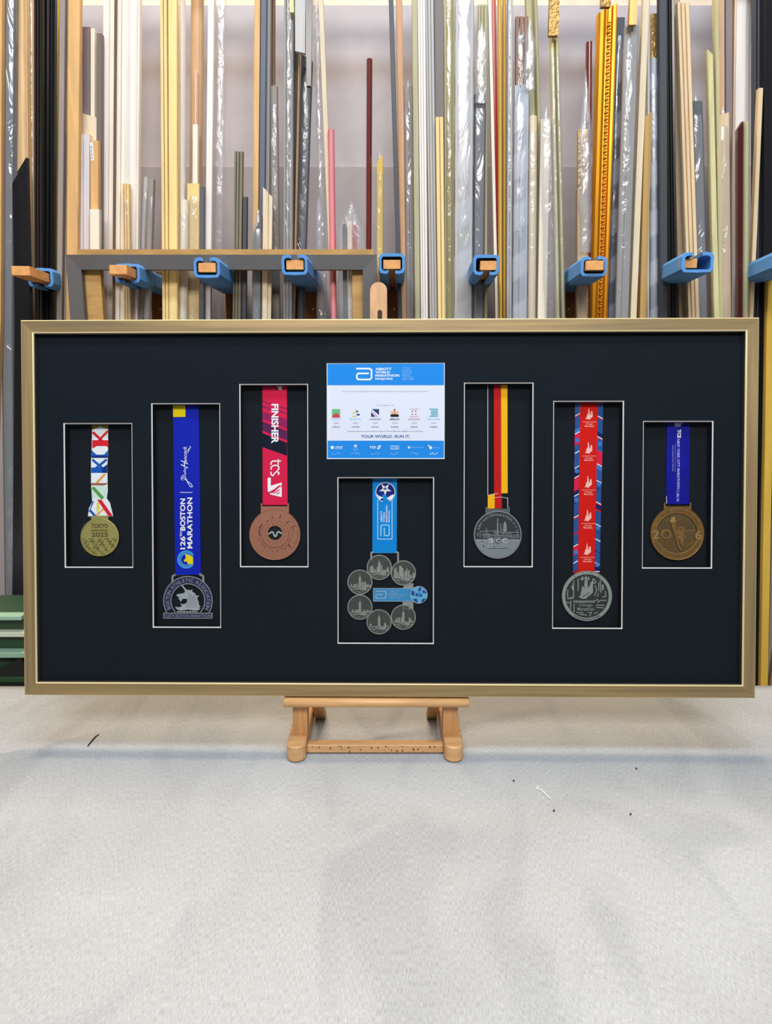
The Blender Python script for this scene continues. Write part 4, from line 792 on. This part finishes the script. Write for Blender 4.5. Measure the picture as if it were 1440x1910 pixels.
# left/right at top, top y, left/right at y 595, colour, profile, finish, film, cut, label
S = [
 (16, 49, 293, 24, 57, 'black', 'step', 'gloss', '', .03, 'short black moulding with a slanted top at the far left'),
 (5, 28, 0, 1, 25, 'slate', 'flat', 'matte', 'C', 0, 'grey moulding bundled in crinkled silvery film at the far left'),
 (-16, 4, 0, -16, 1, 'tan', 'flat', 'wood', '', 0, 'tan moulding cut off by the left picture edge'),
 (29, 50, 0, 37, 56, 'lwood', 'scoop', 'wood', '', 0, 'broad pale wood moulding rising behind the short black one'),
 (51, 62, 0, 55.5, 62.5, 'buff', 'flat', 'wood', 'c', 0, 'narrow buff moulding in sparkling film left of the tall black pair'),
 (63, 79, 0, 64, 78.5, 'bbrown', 'groove', 'gloss', '', 0, 'tall brown-black grooved moulding, left of a dark pair'),
 (80, 103, 0, 79, 98, 'black', 'groove', 'gloss', '', 0, 'tall glossy black moulding with fine ridges, right of a dark pair'),
 (104, 111, 0, 98.5, 103, 'gold', 'round', 'metal', '', 0, 'thin bright yellow-gold strip beside the tall black pair'),
 (112, 121, 0, 104, 116, 'taupe', 'flat', 'matte', '', 0, 'grey-mauve moulding right of the thin yellow-gold strip'),
 (121.5, 126, 0, 117, 122, 'ivory', 'flat', 'matte', '', 0, 'very thin ivory strip against the left side of the orange-tan board'),
 (126.5, 150, 0, 123, 143, 'tan', 'flat', 'wood', '', 0, 'broad flat orange-tan moulding above the left corner of the charcoal frame'),
 (167, 185, 390, 167, 186, 'cream', 'flat', 'matte', '', 0, 'short plain cream moulding standing just above the charcoal frame'),
 (168, 183, 262, 168, 184, 'tan', 'flat', 'wood', '', 0, 'short tan moulding bearing a small white barcode sticker'),
 (139, 167, 250, 139, 166, 'lilac', 'groove', 'matte', '', 0, 'lilac-white ridged moulding left of the barcode moulding'),
 (135, 179, 206, 135, 178, 'beige', 'flat', 'wood', '', -.008, 'wide beige board with a slanted top behind the lilac-white moulding'),
 (152, 168, 50, 154, 168, 'mauve', 'flat', 'matte', '', 0, 'dull mauve moulding rising above the wide beige board'),
 (168.5, 177, 53, 168, 177, 'cream', 'flat', 'matte', '', 0, 'narrow cream moulding rising above the wide beige board'),
 (178.5, 191, 62, 181, 188, 'dtaupe', 'flat', 'matte', '', 0, 'dark taupe moulding left of the tall white ones'),
 (192, 212, 0, 189, 208, 'white', 'stepr', 'matte', '', 0, 'tall plain white moulding, first of three white ones on the left'),
 (212.5, 215, 0, 209, 210.5, 'brown', 'flat', 'wood', '', 0, 'hair-thin brown strip between two tall white mouldings'),
 (228, 240, 342, 230, 244, 'pine', 'groove', 'wood', 'c', 0, 'short pine moulding in clear film in front of the white ones'),
 (215.5, 234, 0, 211, 231, 'ivory', 'stepr', 'matte', '', 0, 'tall ivory moulding, middle one of three white ones on the left'),
 (235, 262, 0, 233, 256, 'white', 'scoop', 'matte', '', 0, 'broad white scooped moulding, third of three white ones on the left'),
 (265, 277, 330, 256, 266, 'lgrey', 'round', 'matte', 'c', 0, 'short pale grey strip in film right of the broad white moulding'),
 (277, 287, 334, 268, 278, 'taupe', 'flat', 'matte', 'c', 0, 'short taupe strip in film right of the broad white moulding'),
 (297, 312, 0, 303, 314, 'pine', 'two', 'wood', '', 0, 'tall pine moulding with a pale groove, left of a yellow pair'),
 (313, 330, 0, 315, 331, 'ypine', 'flat', 'wood', '', 0, 'tall yellow pine moulding, right of a yellow pair'),
 (333, 350, 372, 331, 348, 'cream', 'round', 'matte', 'c', 0, 'short cream moulding in clear film beside the yellow pair'),
 (349, 371, 342, 348.5, 371, 'ypine', 'flat', 'wood', 'C', 0, 'short yellow moulding under a crumpled clear bag'),
 (372, 381, 348, 372, 380, 'slate', 'flat', 'matte', '', 0, 'short blue-grey strip left of the long slanting white moulding'),
 (331, 345, 0, 334, 342, 'white', 'round', 'matte', '', 0, 'tall white rounded moulding right of the yellow pair'),
 (359, 369, 232, 358, 368, 'ivory', 'flat', 'matte', '', 0, 'ivory stick standing in front of the orange-brown board'),
 (362.5, 367.5, 133, 361, 366, 'peach', 'round', 'matte', '', 0, 'thin peach rod poking up above the ivory stick'),
 (354, 378, 0, 350, 372, 'otan', 'round', 'wood', '', 0, 'broad orange-brown rounded moulding behind the peach rod'),
 (387, 400, 0, 381.5, 392.5, 'white', 'flat', 'matte', '', 0, 'long white moulding slanting down to the left, beside the clear sleeve'),
 (437, 453, 282, 433.5, 449, 'ggreen', 'groove', 'wood', '', 0, 'short grey-green grooved moulding standing alone before the panel'),
 (453, 461, 367, 450.5, 459, 'dslate', 'flat', 'matte', '', 0, 'short dark strip beside the grey-green moulding'),
 (472, 489, 402, 470, 486, 'slate', 'flat', 'matte', 'C', .02, 'short slate moulding with a mitred point in crumpled film'),
 (490, 507, 348, 488, 505, 'beige', 'stepr', 'wood', '', -.012, 'short beige moulding with a mitred top beside the slate one'),
 (474, 486, 0, 470, 480, 'tan', 'flat', 'wood', '', 0, 'tall narrow honey-tan moulding beside a blue-grey one'),
 (486.5, 497, 0, 481, 492, 'bslate', 'flat', 'matte', '', 0, 'tall blue-grey moulding right of the honey-tan one'),
 (497.5, 504, 0, 493, 501, 'grey', 'flat', 'matte', '', 0, 'tall thin grey moulding right of the blue-grey one'),
 (503, 517, 160, 507, 522, 'taupe', 'flat', 'matte', 'c', 0, 'taupe moulding in cloudy film topped with a shiny knot'),
 (504.5, 512, 0, 503, 512, 'brown', 'two', 'wood', '', 0, 'thin brown and olive strip rising behind the film-wrapped taupe one'),
 (530, 547, 0, 528.5, 545, 'grey', 'groove', 'matte', 'c', 0, 'tall mid-grey moulding sleeved in clear plastic'),
 (555, 560.5, 97, 545.5, 549, 'otan', 'round', 'wood', '', 0, 'thin tan rod leaning between two dark mouldings'),
 (547.5, 557, 0, 539, 551, 'bbrown', 'flat', 'matte', '', 0, 'dark brown moulding rising behind the thin tan rod'),
 (561, 583, 98, 547, 567, 'dslate', 'step', 'matte', 'c', -.01, 'broad near-black moulding with glinting film down its right edge'),
 (611, 623, 240, 616, 628, 'pink', 'round', 'matte', '', 0, 'pink moulding with a rounded top'),
 (593, 603, 0, 618, 627, 'beige', 'flat', 'wood', '', 0, 'long cream-tan stick slanting down behind the pink moulding'),
 (638, 647, 418, 640, 648, 'dslate', 'flat', 'matte', '', 0, 'short dark offcut inside the peaked clear bag'),
 (648, 657, 412, 649, 657.5, 'cream', 'flat', 'matte', '', 0, 'short cream offcut inside the peaked clear bag'),
 (657.5, 666, 414, 658, 666, 'red', 'flat', 'gloss', '', .006, 'short red offcut inside the peaked clear bag'),
 (683, 695, 108, 682, 692, 'maroon', 'round', 'gloss', '', 0, 'glossy maroon rounded moulding standing alone before the panel'),
 (702, 715, 287, 703, 714, 'ygold', 'flat', 'wood', 'c', .01, 'short yellow-gold moulding with a pointed top right of the maroon one'),
 (724, 735, 0, 743, 750, 'dslate', 'flat', 'matte', '', 0, 'dark slate strip leaning towards the orange one'),
 (737, 752, 0, 748, 757, 'orange', 'flat', 'wood', '', 0, 'orange-tinted strip leaning beside the dark slate one'),
 (753, 770, 160, 758, 773, 'taupe', 'two', 'matte', 'C', 0, 'taupe moulding in a glinting film bag right of the orange strip'),
 (768, 779, 0, 774, 784, 'olive', 'flat', 'wood', '', 0, 'olive-grey moulding left of the white double pair'),
 (779.5, 793, 0, 785, 799, 'white', 'groove', 'matte', '', 0, 'tall white moulding, left of the white double pair'),
 (794, 808, 0, 801, 817, 'lgrey', 'groove', 'matte', '', 0, 'tall pale grey moulding, right of the white double pair'),
 (811.5, 828, 218, 818, 830, 'pine', 'two', 'wood', '', 0, 'shorter yellow-cream double-ridged moulding right of the white pair'),
 (809, 828, 0, 813, 830, 'dtaupe', 'flat', 'matte', '', 0, 'dark taupe board rising above the yellow-cream moulding'),
 (829, 848, 0, 830.5, 847, 'ocream', 'scoop', 'wood', 'c', 0, 'tall pale olive-cream scooped moulding left of the wide white one'),
 (850, 884, 0, 848, 880, 'lgrey', 'flat', 'matte', 'W', 0, 'wide white board wrapped in creased plastic'),
 (929, 937, 0, 931, 938, 'gold2', 'round', 'matte', '', 0, 'left of two slim golden strips right of the slim cream stick'),
 (938, 946, 0, 938.5, 944, 'ygold', 'round', 'matte', '', 0, 'right of two slim golden strips beside a silver-grey one'),
 (885, 907, 175, 882, 902, 'dslate', 'flat', 'matte', 'C', 0, 'dark grey moulding under loops of cloudy film'),
 (893, 908, 8, 893, 910, 'olive', 'groove', 'wood', '', 0, 'olive moulding showing above the loops of cloudy film'),
 (910, 917, 0, 924, 930, 'cream', 'flat', 'matte', '', 0, 'slim cream stick leaning beside two golden strips'),
 (918, 925, 0, 927, 934, 'red', 'flat', 'gloss', '', 0, 'dark red strip vanishing behind the golden strips'),
 (947, 957, 0, 945.5, 954, 'lgrey', 'two', 'matte', 'c', 0, 'silver-grey ridged strip right of the two golden ones'),
 (961, 987, 157, 957, 983, 'silver', 'step', 'matte', 'W', 0, 'wide silver-white moulding wound in diagonal film'),
 (962, 986, 30, 962, 983, 'rust', 'groove', 'matte', 'c', 0, 'rusty copper moulding rising above the diagonally wound one'),
 (1010, 1026, 222, 1002, 1021, 'cream', 'flat', 'matte', '', 0, 'bright cream stick leaning under an arch of film'),
 (988, 1003, 215, 984, 1001, 'beige', 'round', 'matte', 'c', 0, 'beige stick in film left of the bright cream stick'),
 (980, 994, 0, 1000, 1011, 'olive', 'flat', 'wood', '', 0, 'long olive strip, left of two rising above the bright cream stick'),
 (995, 1004, 0, 1012, 1020, 'olive', 'round', 'wood', '', 0, 'long olive strip, right of two rising above the bright cream stick'),
 (1027, 1035, 65, 1037, 1046, 'ocream', 'round', 'wood', 'c', 0, 'pale olive rod, left of two below the hanging gilt offcut'),
 (1036.5, 1043, 70, 1047.5, 1056, 'paleol', 'round', 'wood', 'c', 0, 'pale olive rod, right of two below the hanging gilt offcut'),
 (1078, 1095, 352, 1076, 1096, 'tangrey', 'flat', 'wood', '', 0, 'short drab tan moulding left of the bright gold ornate one'),
 (1080, 1097, 240, 1079, 1098, 'bgold', 'step', 'ornate', 'C', 0, 'short gilt moulding in crumpled film left of the ornate gold one'),
 (1094, 1108, 76, 1094, 1102, 'maroon', 'round', 'gloss', '', 0, 'maroon moulding rising above the crumpled film near the ornate gold one'),
 (1116, 1152, 14, 1099, 1134, 'mgold', 'gilt', 'metal', '', .006, 'large bright gold moulding with a beaded ornamental band'),
 (1151, 1166, 32, 1134, 1149, 'bslate', 'flat', 'matte', 'W', 0, 'blue-grey moulding wound in film right of the ornate gold one'),
 (1167, 1192, 47, 1150, 1172, 'grey', 'step', 'matte', 'c', 0, 'grey moulding with a silver edge two places right of the ornate gold one'),
 (1200, 1212, 0, 1175.5, 1188, 'beige', 'flat', 'wood', '', 0, 'pale wood stick leaning left across darker mouldings'),
 (1204, 1218, 205, 1193, 1208, 'bgold', 'stepr', 'gloss', '', .008, 'bronze-gold moulding with a bright edge, cut short on a slant'),
 (1208, 1213, 0, 1207, 1211, 'lgrey', 'flat', 'matte', '', 0, 'thin pale grey strip rising behind the bronze-gold moulding'),
 (1215, 1229, 108, 1213, 1230, 'silver', 'round', 'matte', 'W', 0, 'silvery film-wound moulding right of the bronze-gold one'),
 (1216, 1227, 25, 1215, 1229, 'bgold', 'flat', 'ornate', '', 0, 'mottled gilt tip rising above the silvery film-wound moulding'),
 (1229.5, 1244, 0, 1231, 1246, 'dslate', 'flat', 'matte', '', 0, 'dark slate moulding left of a black one'),
 (1244.5, 1256, 0, 1247, 1266, 'black', 'groove', 'gloss', '', 0, 'black moulding between dark slate and brown-tan ones'),
 (1264, 1286, 4, 1284, 1306, 'buff', 'groove', 'wood', '', 0, 'broad pale beech moulding leaning right behind the blue foam peg'),
 (1255, 1267, 0, 1265, 1284, 'tangrey', 'flat', 'wood', '', 0, 'brown-tan moulding left of the broad pale beech one'),
 (1291, 1311, 188, 1302, 1321, 'slate', 'flat', 'matte', 'C', 0, 'short slate moulding in glossy film right of the broad beech one'),
 (1320, 1331, 92, 1332, 1343, 'ocream', 'flat', 'wood', '', -.006, 'pale olive-cream stick with a cut top leaning right'),
 (1333, 1341, 0, 1341.5, 1349, 'paleol', 'flat', 'wood', '', 0, 'long pale olive stick right of the cut olive-cream one'),
 (1343, 1360, 209, 1346, 1365, 'buff', 'flat', 'wood', 'C', .004, 'short pinkish tan moulding in crinkled film'),
 (1341.5, 1352, 0, 1343, 1353, 'otan', 'flat', 'wood', '', 0, 'tan-brown strip rising above the short pinkish tan moulding'),
 (1353, 1367, 0, 1354, 1365, 'mauve', 'flat', 'matte', '', 0, 'mauve-grey moulding left of the wide white one on the right'),
 (1378, 1387, 225, 1376.5, 1385.5, 'dred', 'flat', 'gloss', '', .01, 'short dark maroon strip before the wide white moulding'),
 (1387.5, 1402, 226, 1386.5, 1399, 'olive', 'round', 'matte', '', 0, 'short grey-olive moulding beside the dark maroon strip'),
 (1416, 1424, 164, 1397.5, 1406, 'buff', 'flat', 'wood', '', 0, 'slim tan stick leaning left near the right edge'),
 (1375, 1405, 0, 1367, 1393, 'white', 'stepr', 'matte', '', 0, 'wide white moulding near the right edge'),
 (1367.5, 1374.5, 0, 1364, 1370, 'mbrown', 'flat', 'wood', '', 0, 'brown strip against the left side of the wide white moulding'),
 (1433, 1449, 505, 1431, 1446, 'ygold', 'flat', 'matte', '', 0, 'bright yellow-gold moulding right of the big frame'),
 (1405.5, 1427, 0, 1407, 1422, 'dslate', 'groove', 'matte', '', 0, 'dark grey moulding right of the wide white one'),
 (1427.5, 1452, 0, 1423, 1450, 'black', 'flat', 'gloss', '', 0, 'broad black moulding at the right picture edge'),
 (1447, 1475, 820, 1450, 1478, 'brpaper', 'flat', 'wood', 'c', 0, 'brown wrapped moulding low at the right picture edge'),
]
ZB = .552
# where the foot of the outermost pieces stands, read lower down
BOT = {'grey moulding bundled in crinkled silvery film at the far left': (6, 33), 'tan moulding cut off by the left picture edge': (-34, -12), 'short black moulding with a slanted top at the far left': (20, 50),
       'broad pale wood moulding rising behind the short black one': (46, 64), 'bright yellow-gold moulding right of the big frame': (1421, 1436), 'broad black moulding at the right picture edge': (1412, 1438),
       'dark grey moulding right of the wide white one': (1396, 1412)}
YN = 1.72
def edgeX(px, py, Y): return atY(px, py, Y).x
def geo(s, Y):
    lt, rt, yt, lb, rb = s[:5]
    y0 = max(yt, 0); z0, z1 = zofY(595, Y), zofY(y0, Y)
    xb0, xb1 = edgeX(lb, 595, Y), edgeX(rb, 595, Y); xt0, xt1 = edgeX(lt, y0, Y), edgeX(rt, y0, Y)
    if yt > 595: z0, z1 = zofY(1280, Y), zofY(yt, Y); xb0, xb1, xt0, xt1 = edgeX(lb-14, 1280, Y), edgeX(rb-14, 1280, Y), edgeX(lt-9, yt, Y), edgeX(rt-9, yt, Y)
    cb_, ct = (xb0+xb1)/2, (xt0+xt1)/2; hw = ((xb1-xb0)+(xt1-xt0))/4
    sl_ = (ct-cb_)/(z1-z0)
    if yt > 595: sl_ = .02
    ztop = z1 if yt > 0 else z1+.10
    bt = BOT.get(s[10]) if len(s) > 10 else None
    if bt:
        zb_ = zofY(1140, Y); xb_ = (edgeX(bt[0], 1140, Y)+edgeX(bt[1], 1140, Y))/2; s2 = (cb_-xb_)/(z0-zb_)
        return (lambda z: cb_ + (sl_ if z > z0 else s2)*(z-z0)), hw, ztop, z0
    X = lambda z: cb_ + sl_*(z-z0)*(1 if z > z0 else .35)      # stands straighter towards its foot
    return X, hw, ztop, z0
info = [geo(s, YN) for s in S]; lay = []
for i, (X, hw, zt_, z0) in enumerate(info):
    L_ = 0
    for j in range(i):
        Xj, hwj, ztj, z0j = info[j]; hi = min(zt_, ztj); zz = [ZB, z0, hi] if hi > z0 else [ZB, hi]
        dd = [X(z)-Xj(z) for z in zz]; md = min(abs(d_) for d_ in dd)
        if any(dd[k]*dd[k+1] < 0 for k in range(len(dd)-1)): md = 0
        if md < hw+hwj-.0006: L_ = max(L_, lay[j]+1)
    lay.append(L_)
print('layers', max(lay))
Y0L, DL, TK = 1.650, .0165, .0135
film_c = film_mat('clear_film', .07, bump=.5, bscale=26, rough=.2, haze=.08)
film_W = wound_mat()
film_C = film_mat('crinkled_film', .11, bump=.8, bscale=20, rough=.16, haze=.14)
GR = 'lengths of picture moulding in the rack'
def film(q, X, hw, z0, z1, Y, m, amp, tk=TK):
    nz = max(8, int((z1-z0)/.022)); rings = []
    for j in range(nz+1):
        z = z0+(z1-z0)*j/nz; rg = []
        e_ = (.15+.85*min(1, (nz-j)/2.)) if j > nz-2 else 1
        for k in range(12):
            t = 2*PI*k/12; c_, s_ = math.cos(t), math.sin(t); a_ = max(abs(c_), abs(s_))
            d_ = 1+amp*noise.noise(Vector((k*.9, z*26, hw*900)))
            rg.append((X(z)+c_/a_*(hw+.0012)*(d_ if abs(c_) > .9 else 1)*e_, Y+tk/2+s_/a_*(tk/2+.0010)*e_, z))
        rings.append(rg)
    q.loft(rings, m, caps=False)
for i, s in enumerate(S):
    Y = Y0L + DL*lay[i]; X, hw, ztop, z0 = geo(s, Y); hw -= .0003
    lb_ = s[10]; off = Vector((X(ZB), Y+TK/2, ZB))
    fin = s[7]; m = smat(s[5], fin); q = MB(); cut = s[9]
    gilt = s[6] == 'gilt'
    pr = PROF['groove' if gilt else s[6]]
    zl = [ZB, z0, ztop]
    if z0 > ztop-.01: zl = [ZB, ztop]
    rings = []
    for z in zl:
        top = z == zl[-1]
        rings.append([(X(z)+x*2*hw, Y+TK*(1-d_), z+(cut*(x-.5*math.copysign(1, cut))*1.6 if top and cut else 0)) for x, d_ in pr])
    if gilt:
        gp = [(-.5, 0), (-.5, .5), (-.46, .8), (-.36, 1), (-.2, 1), (-.06, .8), (-.02, .45), (.04, .5), (.07, .7), (.2, .78), (.26, .6), (.3, .9), (.42, .95), (.46, .7), (.5, .7), (.5, 0)]
        rings = [[(X(z)+x*2*hw, Y+TK*(1-d_), z+(.02*x if z == zl[-1] else 0)) for x, d_ in gp] for z in zl]
    if len(zl) == 2 or True: q.loft(rings, m)
    has_child = s[8] or gilt or 'barcode' in lb_
    if has_child:
        r = thing('moulding_stick', lb_, 'moulding', off, group=GR); q.build('moulding_bar', r, off)
        if s[8]:
            q = MB(); film(q, X, hw, (.60 if 'far left' in lb_ or 'low at' in lb_ else 1.05), ztop+(.012 if s[8] == 'C' else .004), Y, film_C if s[8] == 'C' else film_W if s[8] == 'W' else film_c, .28 if s[8] == 'C' else .1)
            q.build('plastic_wrap', r, off, smooth=True)
        if gilt:
            q = MB(); bead = mat('beaded_gilding', (196, 124, 40), .28, .7); z = 1.42; k = 0
            while z < ztop-.02:
                x = X(z)+.10*2*hw; d_ = .0034 if k % 2 else .0024
                vs = []; 
                for a_ in range(8):
                    for b_ in range(5): vs.append((x+(.0 if k % 2 else .0016)+d_*1.2*math.cos(a_*PI/4)*math.sin(b_*PI/8), Y+.004-d_*.9*math.cos(b_*PI/8), z+d_*math.sin(a_*PI/4)*math.sin(b_*PI/8)))
                fs = [[a_*5+b_, ((a_+1) % 8)*5+b_, ((a_+1) % 8)*5+b_+1, a_*5+b_+1] for a_ in range(8) for b_ in range(4)]
                q.add(vs, fs, bead); z += .0062; k += 1
            q.build('beaded_band', r, off, smooth=True)
        if 'barcode' in lb_:
            q = MB(); za, zb_ = zofY(299, Y), zofY(266, Y); x0 = X(za)-hw*.75; x1 = X(za)-hw*.05
            q.box((x0, Y-.0004, za), (x1, Y, zb_), white)
            for k in range(12): z = za+(zb_-za)*(.08+.07*k); q.box((x0+.001, Y-.0006, z), (x0+.004, Y-.0004, z+(zb_-za)*(.02 if k % 3 else .04)), dk)
            q.build('sticker', r, off)
    else:
        o = q.build('moulding_stick', None, off); tag(o, lb_, 'moulding', GR)

# offcuts whose lower ends hang into view from above
for (l, r_, lb2, rb2, yb, c_, fin, cut, txt) in ((552, 572, 548.5, 567, 95, 'lgrey', 'matte', -.004, 'pale grey offcut whose cut end hangs into view from above'),
        (570, 586, 569, 577, 160, 'black', 'gloss', 0, 'black offcut hanging into view beside the pale grey one'),
        (539, 548, 540, 548, 23, 'ocream', 'wood', 0, 'olive-cream offcut tip at the top edge above the sleeved grey moulding'),
        (1025, 1044, 1026, 1044, 66, 'dgilt', 'ornate', 0, 'gilt ornate offcut hanging above the pale olive rods'),
        (1122, 1140, 1122, 1140, 12, 'dgilt', 'ornate', 0, 'gilt offcut tip hanging above the bright gold ornate moulding'),
        (1175, 1190, 1176, 1190, 46, 'bgold', 'metal', 0, 'orange-gold offcut hanging above the grey silver-edged moulding')):
    Y = 1.632; z1, z0 = zofY(0, Y)+.10, zofY(yb, Y); off = Vector((atY((l+r_)/2, 0, Y).x, Y, z1)); q = MB()
    t0, t1, b0, b1 = (edgeX(v, 0, Y) for v in (l, r_, lb2, rb2))
    q.loft([[(b0, Y, z0), (b1, Y, z0+cut), (b1, Y+.012, z0+cut), (b0, Y+.012, z0)], [(t0, Y, z1), (t1, Y, z1), (t1, Y+.012, z1), (t0, Y+.012, z1)]], smat(c_, fin))
    tag(q.build('moulding_offcut', off=off), txt, 'offcut', 'offcuts hanging into view at the top')
# the rail those offcuts are tucked behind, above the view
zr = zofY(0, 1.632)+.08
q = MB(); q.box((-1.5, 1.6445, zr), (1.5, 1.6485, zr+.03), rackwood); q.build('top_rail', rack, RO)

# empty clear sleeves
def sleeve(lt, rt, yt, lb2, rb2, Y, label, m, peak=0, yb=595, amp=.3):
    s = (lt, rt, yt, lb2, rb2); X, hw, ztop, z0 = geo(s, Y); off = Vector((X(1.3), Y, 1.05)); q = MB(); z1 = ztop
    nz = 50; rings = []; zbt = zofY(yb, Y) if yb < 590 else 1.05
    for j in range(nz+1):
        z = zbt+(z1-zbt)*j/nz; e_ = 1.
        if peak: e_ = min(1, (z1-z)/peak+.03)
        rg = []
        for k in range(12):
            t = 2*PI*k/12; d_ = 1+amp*noise.noise(Vector((k*.9, z*24, hw*700)))
            rg.append((X(z)+math.cos(t)*hw*e_*d_, Y+.005+math.sin(t)*.004*d_, z))
        rings.append(rg)
    q.loft(rings, m, caps=False); o = q.build('plastic_sleeve', off=off, smooth=True); tag(o, label, 'plastic sleeve', 'empty clear sleeves in the rack')
sleeve(402, 420, 0, 396, 416, 1.70, 'tall empty clear sleeve right of the slanting white moulding', film_c)
sleeve(584, 594, 0, 598, 612, 1.74, 'narrow clear sleeve edge leaning beside the cream-tan stick', film_C)
sleeve(628, 682, 372, 632, 680, 1.637, 'peaked clear bag around the dark, cream and red offcuts', film_c, .06, amp=.08)
sleeve(1006, 1034, 198, 1018, 1040, 1.635, 'arched clear sleeve over the bright cream stick', film_c, .03, amp=.15)
sleeve(588, 600, 365, 590, 604, 1.69, 'twisted strip of clear film left of the pink moulding', film_C, .02)

sleeve(1080, 1108, 128, 1086, 1101, 1.637, 'crumpled clear bag twisted above the short gilt moulding', film_C, .10, yb=470, amp=.5)
sleeve(887, 911, 38, 884, 903, 1.637, 'loose loops of cloudy film in front of the olive moulding', film_C, .03, yb=190, amp=.5)
sleeve(975, 1003, 33, 978, 992, 1.634, 'torn clear bag end hanging over the rusty copper moulding', film_C, .04, yb=165, amp=.4)

# green metal cabinet, low at the left edge behind the table
g1 = mat('dark_green_paint', (42, 70, 46), .45, grain=.1); g2 = mat('mint_green_paint', (150, 186, 160), .45); g3 = mat('pale_edge_paint', (206, 214, 190), .5)
Yg = 1.40; x0, x1 = atY(-60, 1200, Yg).x, atY(46, 1200, Yg).x; off = Vector(((x0+x1)/2, Yg, 0)); zz = lambda y: zofY(y, Yg)
r = thing('metal_cabinet', 'dark green metal cabinet with pale rails low at the left edge', 'cabinet', off)
q = MB(); q.box((x0, Yg+.02, 0), (x1, Yg+.14, zz(1150)), g1, .002); q.build('body', r, off)
for ya, yb_, m_, dp in ((1148, 1156, g2, .02), (1180, 1189, g3, .015), (1216, 1226, g2, .02), (1262, 1272, g1, .02)):
    q = MB(); q.box((x0, Yg-.004+(.02-dp), zz(yb_)), (x1, Yg+.02, zz(ya)), m_, .001); q.build('shelf_rail', r, off)
q = MB(); q.add([(x0, Yg+.001, zz(1278)), (atY(38, 1230, Yg).x, Yg+.001, zz(1226)), (atY(44, 1230, Yg).x, Yg+.001, zz(1240)), (x1, Yg+.001, zz(1278))], [[0, 1, 2, 3]], mat('black_rubber', (20, 20, 20), .7))
q.add([(x0, Yg+.004, zz(1278)), (atY(38, 1230, Yg).x, Yg+.004, zz(1226)), (atY(44, 1230, Yg).x, Yg+.004, zz(1240)), (x1, Yg+.004, zz(1278))], [[3, 2, 1, 0]], MC['black_rubber']); q.build('brace', r, off)

# ------------------------------------------------------------------ light
def area(name, loc, size, energy, col, target, sy=None):
    l = bpy.data.lights.new(name, 'AREA'); l.shape = 'RECTANGLE'; l.size = size; l.size_y = sy or size; l.energy = energy; l.color = col
    o = bpy.data.objects.new(name, l); COL.objects.link(o); o.location = loc
    o.rotation_euler = (Vector(target)-Vector(loc)).to_track_quat('-Z', 'Y').to_euler()
area('rack_lamp', (-.34, 1.61, 3.85), 1.6, 84, (1, .80, .57), (-.2, 1.35, .9), .05)
area('room_lamp', (.1, .30, 3.1), 1.8, 33, (.66, .82, 1), (.05, .9, .9), .3)
area('front_lamp', (0, -2.1, 3.4), 2.4, 108, (1, .96, .92), (0, 1.4, 1.3), .7)
w = bpy.data.worlds.new('world'); SC.world = w; w.use_nodes = True
bg = w.node_tree.nodes['Background']; bg.inputs[0].default_value = (.95, .97, 1, 1); bg.inputs[1].default_value = .16
SC.view_settings.view_transform = 'Standard'; SC.view_settings.look = 'None'; SC.view_settings.exposure = 0; SC.view_settings.gamma = 1
SC.view_settings.use_curve_mapping = False
SC.cycles.transparent_max_bounces = 24; SC.cycles.caustics_reflective = False; SC.cycles.caustics_refractive = False
